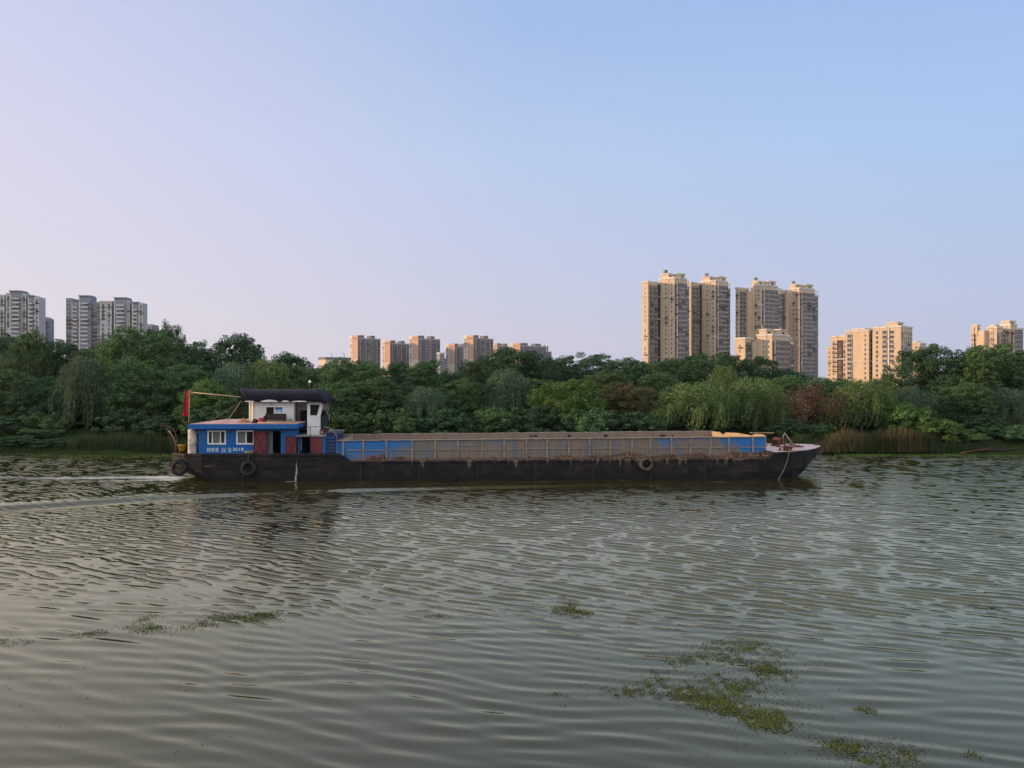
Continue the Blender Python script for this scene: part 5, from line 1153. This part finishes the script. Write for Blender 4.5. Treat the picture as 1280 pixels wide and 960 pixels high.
TREES = [
 # left third, rear row
 ('dark0', 8, 421, 105, 98, 'dark tree at the left edge, in front of the leftmost tower block'),
 ('leafy0', 40, 414, 60, 94, 'tall dark tree with a twiggy top just below the right side of the leftmost tower'),
 ('dark1', 78, 424, 75, 100, 'dark tree filling the gap between the two white tower blocks'),
 ('leafy1', 120, 432, 80, 97, 'tree below the left half of the wide white tower block'),
 ('leafy2', 176, 407, 112, 93, 'big mid-green tree covering the right foot of the wide white tower block'),
 ('dark2', 210, 402, 46, 99, 'narrow dark tree with a lumpy top, right beside the wide white tower block'),
 ('dark0', 240, 427, 60, 104, 'dark tree in the dip between the lumpy-topped tree and the high rounded one'),
 ('dark1', 295, 417, 100, 100, 'high rounded dark tree straight above the boat\'s bamboo boom'),
 ('dark2', 363, 440, 80, 98, 'rounded dark tree behind the boat canopy, ending at the low cream building'),
 # left third, front
 ('leafy3', 18, 462, 90, 82, 'bushy tree at the left edge, in the lower row'),
 ('greywillow0', 108, 443, 82, 80, 'pale grey-green willow on the left bank, in front of dark trees'),
 ('dark1', 58, 470, 74, 81, 'dark low tree left of the pale grey-green willow'),
 ('leafy0', 165, 448, 86, 81, 'leafy tree right of the pale grey-green willow'),
 ('leafy3', 222, 455, 88, 83, 'leafy tree standing behind the red flag'),
 ('bright0', 262, 474, 72, 78, 'brighter green tree behind the bamboo boom'),
 ('greywillow1', 292, 452, 74, 84, 'pale willow showing between the red flag and the canopy'),
 ('willow1', 337, 447, 86, 85, 'yellowish willow right above the boat canopy'),
 ('leafy1', 380, 458, 76, 86, 'leafy tree behind the right end of the boat canopy'),
 # centre rear
 ('dark1', 410, 455, 60, 104, 'dark tree under the low cream building'),
 ('leafy2', 440, 447, 96, 86, 'broad mid-green tree right of the canopy, under the first pink-ended slab'),
 ('dark0', 497, 454, 80, 97, 'dark tree under the second pink-ended slab'),
 ('spire0', 534, 449, 50, 90, 'loose upright tree hiding the right side of the third slab'),
 ('dark2', 562, 463, 60, 94, 'dark tree below the gap between the third and fourth slabs'),
 ('dark1', 640, 434, 112, 118, 'big dark tree at the crest of the wooded rise'),
 ('dark0', 598, 452, 70, 112, 'dark tree covering the foot of the fifth slab'),
 ('dark2', 694, 446, 84, 124, 'dark tree on the rise just right of the three chimneys'),
 ('dark0', 738, 443, 84, 128, 'dark tree on the rise with a spiky twig on top'),
 ('dark1', 783, 447, 84, 124, 'dark tree on the rise just left of the tallest towers'),
 ('dome1', 835, 452, 110, 116, 'wide dark tree under the tallest pair of towers'),
 ('dome0', 893, 443, 150, 112, 'largest dome-shaped dark tree, in front of the gap between the two tower pairs'),
 ('dark2', 980, 460, 70, 110, 'dark tree at the foot of the lower tan block'),
 # centre front
 ('leafy3', 418, 478, 76, 79, 'leafy tree straight behind the blue end of the hold'),
 ('leafy1', 470, 472, 86, 80, 'leafy tree behind the hold below the second pink-ended slab'),
 ('greywillow0', 531, 482, 64, 78, 'thin pale willow with long hanging wisps behind the hold'),
 ('dark0', 505, 480, 70, 83, 'dark tree left of the thin pale willow'),
 ('leafy0', 578, 474, 74, 83, 'leafy tree right of the thin pale willow'),
 ('greywillow1', 634, 459, 74, 84, 'soft pale willow below the crest of the wooded rise'),
 ('leafy2', 672, 472, 66, 86, 'leafy tree between the soft pale willow and the bright round tree'),
 ('bright1', 718, 473, 92, 80, 'bright green round tree behind the middle of the hold'),
 ('leafy3', 756, 462, 70, 96, 'green tree behind and right of the bright round tree'),
 ('olive0', 783, 478, 72, 80, 'brownish olive tree left of the large weeping willow'),
 ('leafy0', 822, 466, 66, 97, 'green tree just above the left shoulder of the large weeping willow'),
 ('willow0', 868, 474, 120, 77, 'large bright weeping willow behind the forward end of the hold'),
 ('willow2', 905, 455, 60, 83, 'tall narrow willow peak rising behind the large weeping willow'),
 ('willow1', 942, 470, 100, 79, 'second bright weeping willow, right of the large one'),
 # right
 ('russet0', 990, 487, 56, 77, 'reddish brown withered tree behind the bow, with drooping twigs'),
 ('leafy1', 985, 470, 70, 92, 'green tree above the withered tree behind the bow'),
 ('willow1', 964, 484, 50, 76, 'narrow weeping willow just left of the reddish withered tree behind the bow'),
 ('russet1', 1012, 477, 58, 80, 'tallest russet withered tree, right of the bow gear'),
 ('leafy2', 1040, 471, 76, 94, 'green tree under the left end of the stepped tan block'),
 ('russet0', 1048, 486, 42, 77.5, 'small russet withered tree left of the grey-green weeping willow'),
 ('willow2', 1078, 472, 96, 78, 'dark weeping willow right of the withered trees'),
 ('bright0', 1100, 474, 70, 90, 'green tree under the middle of the stepped tan block'),
 ('greywillow1', 1135, 482, 70, 80, 'pale willow in front of the high round tree'),
 ('dark1', 1164, 430, 96, 92, 'high round dark tree right of the stepped tan block'),
 ('dark2', 1196, 466, 70, 88, 'dark tree in the dip between the two highest right-hand trees'),
 ('leafy2', 1238, 428, 96, 90, 'high ragged tree hiding the foot of the rightmost tan block'),
 ('spire0', 1222, 436, 40, 87, 'narrow ragged tree with a stray top twig, left of the rightmost tan block'),
 ('leafy0', 1282, 437, 78, 91, 'tree cut by the right edge of the picture'),
 ('leafy3', 1212, 478, 76, 80, 'leafy tree above the beached dark boat'),
 ('greywillow0', 1262, 484, 66, 79, 'pale soft tree at the right edge, in the lower row'),
]
for a_ in TREES: tree(*a_, group=G1 if a_[4] < 105 else G3)
BUSHES = [
 ('bush1', 22, 546, 76, 72.0, 'low dark bush at the water in the left corner of the bank'), ('bush1', 78, 548, 70, 71.8, 'low dark bush at the water left of the reeds'), ('bush0', 50, 536, 60, 75, 'small bush on the bank grass between the two low dark bushes at the water'),
 ('bush1', 95, 508, 90, 84, 'dark bush showing under the pale grey-green willow'), ('bush0', 130, 506, 80, 83, 'leafy bush right of the pale willow\'s trunk'), ('bush1', 35, 508, 90, 86, 'dark bush in the shade at the left, behind the bank grass'), ('bush1', 225, 500, 90, 84, 'dark bush behind the flagpole\'s foot'),
 ('bush1', 880, 512, 110, 82, 'dark bush under the large weeping willow'), ('bush1', 950, 514, 90, 82, 'dark bush under the second bright willow'), ('bush0', 1075, 512, 90, 83, 'leafy bush under the dark weeping willow'), ('bush1', 1020, 512, 90, 84, 'dark bush under the tallest russet tree'),
 ('bush1', 10, 520, 80, 77, 'low dark bush at the left edge of the far bank'), ('bush0', 62, 516, 70, 78, 'low bush between two thin trunks on the left bank'),
 ('bush1', 205, 520, 80, 76, 'dark bush at the water just left of the red flag'), ('bush0', 250, 508, 76, 75, 'bush behind the blue cabin roof'), ('bush1', 160, 512, 74, 78, 'dark bush above the green reeds'),
 ('bush0', 430, 516, 78, 75, 'leafy bush behind the left end of the hold'), ('bush0', 492, 512, 74, 75.5, 'leafy bush behind the hold, left of the hanging wisps'), ('bush1', 560, 512, 84, 75, 'dark bush behind the hold, right of the hanging wisps'),
 ('bush0', 620, 510, 84, 75.5, 'leafy bush behind the middle of the hold, below the soft pale willow'), ('bush1', 672, 508, 80, 76, 'dark bush behind the hold left of the bright round tree'), ('bush0', 735, 512, 78, 75, 'leafy bush at the foot of the bright round tree'), ('bush1', 795, 516, 82, 75, 'dark bush left of the large weeping willow\'s foot'),
 ('bush1', 985, 525, 66, 74.5, 'dark bush behind the bow windlass'), ('bush0', 1020, 530, 60, 75, 'bush at the water behind the bow tip'),
 ('bush2', 1124, 500, 74, 76, 'green bush right of the dark weeping willow'), ('bush2', 1172, 520, 84, 74, 'brightest low bush on the right bank'), ('bush0', 1196, 536, 70, 73.5, 'low bush left of the beached dark boat'), ('bush1', 1150, 530, 70, 75, 'dark bush behind the dry reeds'), ('bush0', 1262, 532, 70, 74, 'low bush right of the beached dark boat'), ('bush1', 1230, 520, 66, 76.5, 'dark bush behind the beached dark boat'),
]
for a_ in BUSHES: tree(*a_, group=G2)
# ------------------------------------------------------------------ reeds
def reeds(px, wpx, hgt, Y, dry, seed, label, n=900):
    r = np.random.default_rng(seed); w_ = wpx / F * Y
    bx_ = r.normal(0, w_ * .30, n); by_ = r.uniform(-.9, .9, n); h_ = hgt * r.uniform(.45, 1.08, n) * (1 - .35 * np.minimum(1, np.abs(bx_) / (w_ * .6))); A = r.uniform(0, 6.28, n); bend = r.uniform(.05, .45, n) * h_
    dx, dy = np.cos(A) * bend, np.sin(A) * bend; wd = r.uniform(.012, .032, n)
    V = []
    for i in range(n):
        p0 = np.array([bx_[i], by_[i], -.1]); p1 = p0 + [dx[i] * .25, dy[i] * .25, h_[i] * .6]; p2 = p0 + [dx[i], dy[i], h_[i]]
        sd2 = np.array([math.cos(A[i] + 1.3), math.sin(A[i] + 1.3), 0]) * wd[i]
        V += [p0 - sd2, p0 + sd2, p1 + sd2 * .8, p1 - sd2 * .8, p1 - sd2 * .8, p1 + sd2 * .8, p2 + sd2 * .15, p2 - sd2 * .15]
    o = link(bpy.data.objects.new('reed_clump', np_mesh('reed_clump', np.array(V), 4, M['reed_dry'] if dry else M['reed'])))
    o.location = ((px - 640) / F * Y, Y, ground_z(Y)); tag(o, label, 'reeds', 'reed clumps at the water\'s edge'); return o
reeds(112, 50, 1.7, 70.6, False, 1, 'leftmost clump of green reeds at the far waterline'); reeds(150, 62, 1.9, 70.4, False, 2, 'middle clump of green reeds on the left bank, the broadest'); reeds(190, 56, 1.7, 70.3, False, 3, 'clump of green reeds nearest the barge\'s stern')
reeds(1058, 54, 2.1, 70.6, True, 4, 'dry tan reeds nearest the bow'); reeds(1096, 50, 1.9, 70.4, False, 5, 'greener reeds between the two dry clumps'); reeds(1124, 56, 2.4, 70.3, True, 6, 'tallest dry tan reeds on the right bank'); reeds(1150, 44, 2.0, 70.5, False, 7, 'green reeds at the right end of the reed bed')
reeds(1036, 26, 1.2, 70.2, True, 8, 'low dry reeds beside the bow tip', 350); reeds(1215, 40, .9, 70.4, False, 9, 'short green reeds left of the beached boat', 400); reeds(1001, 40, 1.6, 70.6, False, 10, 'light green reeds seen over the bow deck', 500)
# ------------------------------------------------------------------ bank grass: uncountable
r = np.random.default_rng(21); n = 26000
gx = np.concatenate([r.uniform(-54, -28, n // 2), r.uniform(18, 56, n - n // 2)]); gy = r.uniform(69.3, 79, n); gz = np.array([ground_z(y) for y in gy]) - .06
hh = r.uniform(.15, .55, n); A = r.uniform(0, 6.28, n); sx_, sy_ = np.cos(A) * .05, np.sin(A) * .05; lx_, ly_ = r.normal(0, .12, n), r.normal(0, .12, n)
V = np.stack([np.stack([gx - sx_, gy - sy_, gz], 1), np.stack([gx + sx_, gy + sy_, gz], 1), np.stack([gx + lx_, gy + ly_, gz + hh], 1)], 1)
tag(link(bpy.data.objects.new('bank_grass', np_mesh('bank_grass', V, 3, M['grass']))), 'rough grass on the far bank', 'grass', kind='stuff')
# duckweed scum on the still water along the far shore
r = np.random.default_rng(22); n = 60000
dx = r.uniform(-58, 60, n); dy = 69.4 - np.abs(r.normal(0, 1, n)) * np.interp(dx, [-58, -30, -20, 16, 24, 60], [1.9, 1.7, .9, .8, 1.3, 1.6])
dens = .5 + .5 * warp(dx, dy, .9, 31); keep = (r.random(n) < dens * 1.3) & (dy > 60); dx, dy = dx[keep], dy[keep]; n = len(dx)
dz = waves(dx, dy) * np.clip((71 - dy) / 3, 0, 1) + .02
V = diamonds(np.stack([dx, dy, dz], 1), np.stack([r.normal(0, .12, n), r.normal(0, .12, n), np.ones(n)], 1), r.uniform(.03, .10, n), .7, r)
tag(link(bpy.data.objects.new('duckweed', np_mesh('duckweed', V, 4, M['duck']))), 'green duckweed along the far shore', 'duckweed', kind='stuff')
# ------------------------------------------------------------------ beached dark boat on the right bank
sb_ = empty('beached_boat', ((1243 - 640) / F * 70.0, 70.0, .10), .12); tag(sb_, 'dark old boat lying low at the water on the right bank', 'boat')
v, f = [], []
for i, (x, w_, zb, zt) in enumerate(((-2.2, .05, .35, .55), (-1.5, .5, .1, .42), (-.5, .75, 0, .34), (.6, .75, 0, .32), (1.6, .5, .08, .38), (2.2, .08, .25, .46))):
    v += [(x, -w_, zt), (x, -w_ * .6, zb), (x, w_ * .6, zb), (x, w_, zt)]
    if i: q = i * 4; f += [(q - 4 + k_, q - 3 + k_, q + 1 + k_, q + k_) for k_ in range(3)]
hb = MB().add(v, f, True).build('hull', M['brownwood'], sb_); so = hb.modifiers.new('thickness', 'SOLIDIFY'); so.thickness = .06
for x in (-.9, .3, 1.2): MB().box(x - .12, x + .12, -.6, .6, .25, .30).build('thwart', M['brownwood'], sb_)
st_ = MB().tube([(-2.4, -.9, .1), (-1.2, -.85, .32), (.2, -.9, .42)], .045).build('driftwood', M['rust']); st_.location = (sb_.location[0] - 1.2, 69.9, .05); tag(st_, 'pale driftwood branch beside the beached dark boat', 'branch')
# ------------------------------------------------------------------ weed rafts floating near the camera
def water_xy(px, py): Y = EYE * F / (py - 480); return (px - 640) / F * Y, Y
def weed(blobs, n, label, seed, big=1.0):
    """blobs: (px, py, half width px, half height px, weight) in the photograph, laid on the water"""
    r = np.random.default_rng(seed); pts = []; wts = np.array([b_[4] * b_[2] * b_[3] for b_ in blobs], dtype=float); wts /= wts.sum()
    for b_, k_ in zip(blobs, (wts * n).astype(int)):
        cx, cy = water_xy(b_[0], b_[1]); _, yt = water_xy(b_[0], b_[1] - b_[3]); _, yb = water_xy(b_[0], b_[1] + b_[3]); rx, ry = b_[2] / F * cy, (yt - yb) / 2
        A = r.uniform(0, 6.28, k_); q = np.where(r.random(k_) < .42, np.abs(r.normal(0, .80, k_)), r.random(k_) ** .55)
        pts.append(np.stack([cx + np.cos(A) * q * rx, (yt + yb) / 2 + np.sin(A) * q * ry], 1))
    p = np.concatenate(pts)
    d = .5 + .5 * warp(p[:, 0], p[:, 1], 2.4, seed + 1) * .7 + .35 * warp(p[:, 0], p[:, 1], 7.0, seed + 2); p = p[r.random(len(p)) < np.clip(d * 1.25 - .16, .07, 1)]
    n = len(p); c0 = p.mean(0); z = waves(p[:, 0], p[:, 1]) + .006 + np.abs(r.normal(0, .006, n))
    C_ = np.stack([p[:, 0] - c0[0], p[:, 1] - c0[1], z], 1)
    V = diamonds(C_, np.stack([r.normal(0, .22, n), r.normal(0, .22, n), np.ones(n)], 1), r.uniform(.008, .024, n) * big, .55, r)
    o = link(bpy.data.objects.new('floating_weed', np_mesh('floating_weed', V, 4, M['weed']))); o.location = (c0[0], c0[1], 0); tag(o, label, 'water weed', 'rafts of weed floating on the river'); return o
weed([(900, 845, 90, 26, .8), (850, 862, 80, 14, 1), (935, 812, 60, 14, .7), (800, 862, 50, 10, .6), (960, 840, 34, 22, .7), (905, 878, 50, 12, 1.1), (940, 895, 42, 16, 1.2), (968, 905, 22, 12, 1.2), (890, 825, 40, 10, .5), (770, 868, 24, 6, .4)], 46000, 'largest raft of floating weed, in the right foreground', 1)
weed([(1075, 932, 44, 10, 1), (1105, 945, 40, 12, 1.2), (1130, 957, 30, 10, 1.2), (1040, 930, 20, 6, .6)], 13000, 'raft of floating weed at the bottom edge on the right', 2)
weed([(714, 762, 26, 10, 1), (725, 766, 18, 7, 1.2), (712, 722, 16, 4, .4), (706, 755, 10, 10, .5)], 4200, 'small dense round raft of floating weed in mid river', 3, 1.2)
weed([(300, 772, 44, 7, 1.3), (240, 781, 60, 8, .8), (190, 786, 40, 7, .6), (330, 768, 24, 5, 1), (180, 775, 14, 8, .5)], 8000, 'long thin streak of floating weed on the left', 4, 1.1)
weed([(112, 792, 22, 6, 1), (95, 788, 18, 4, .5)], 900, 'small raft left of the long thin weed streak', 5); weed([(18, 803, 24, 5, 1), (0, 800, 12, 5, .6)], 900, 'scrap of weed at the left edge', 6)
weed([(550, 771, 20, 3, 1), (575, 764, 12, 3, .5)], 900, 'thin scrap of weed in the middle, right of the long streak', 7); weed([(1082, 888, 16, 5, 1)], 420, 'small scrap of weed right of the largest raft', 8); weed([(706, 883, 9, 3, 1), (702, 868, 16, 3, .4)], 500, 'tiny scrap of weed left of the largest raft', 9)
weed([(1240, 760, 22, 3, 1), (1215, 757, 10, 3, .5)], 700, 'faint scrap of weed near the right edge', 10); weed([(1215, 944, 14, 6, 1)], 140, 'sparse scrap of weed in the bottom right corner', 11)
# loose flecks scattered over the calm water: uncountable
r = np.random.default_rng(55); n = 900; py = r.uniform(775, 955, n); px = r.uniform(0, 1280, n); Yq = EYE * F / (py - 480); Xq = (px - 640) / F * Yq
k = (.5 + .5 * warp(Xq, Yq, .8, 71)) ** 2 > r.random(n) * .9; Xq, Yq = Xq[k], Yq[k]; n = len(Xq)
V = diamonds(np.stack([Xq, Yq, waves(Xq, Yq) + .01], 1), np.stack([r.normal(0, .3, n), r.normal(0, .3, n), np.ones(n)], 1), r.uniform(.008, .028, n), .5, r)
tag(link(bpy.data.objects.new('weed_flecks', np_mesh('weed_flecks', V, 4, M['weed']))), 'loose flecks of weed drifting on the calm water', 'weed flecks', kind='stuff')
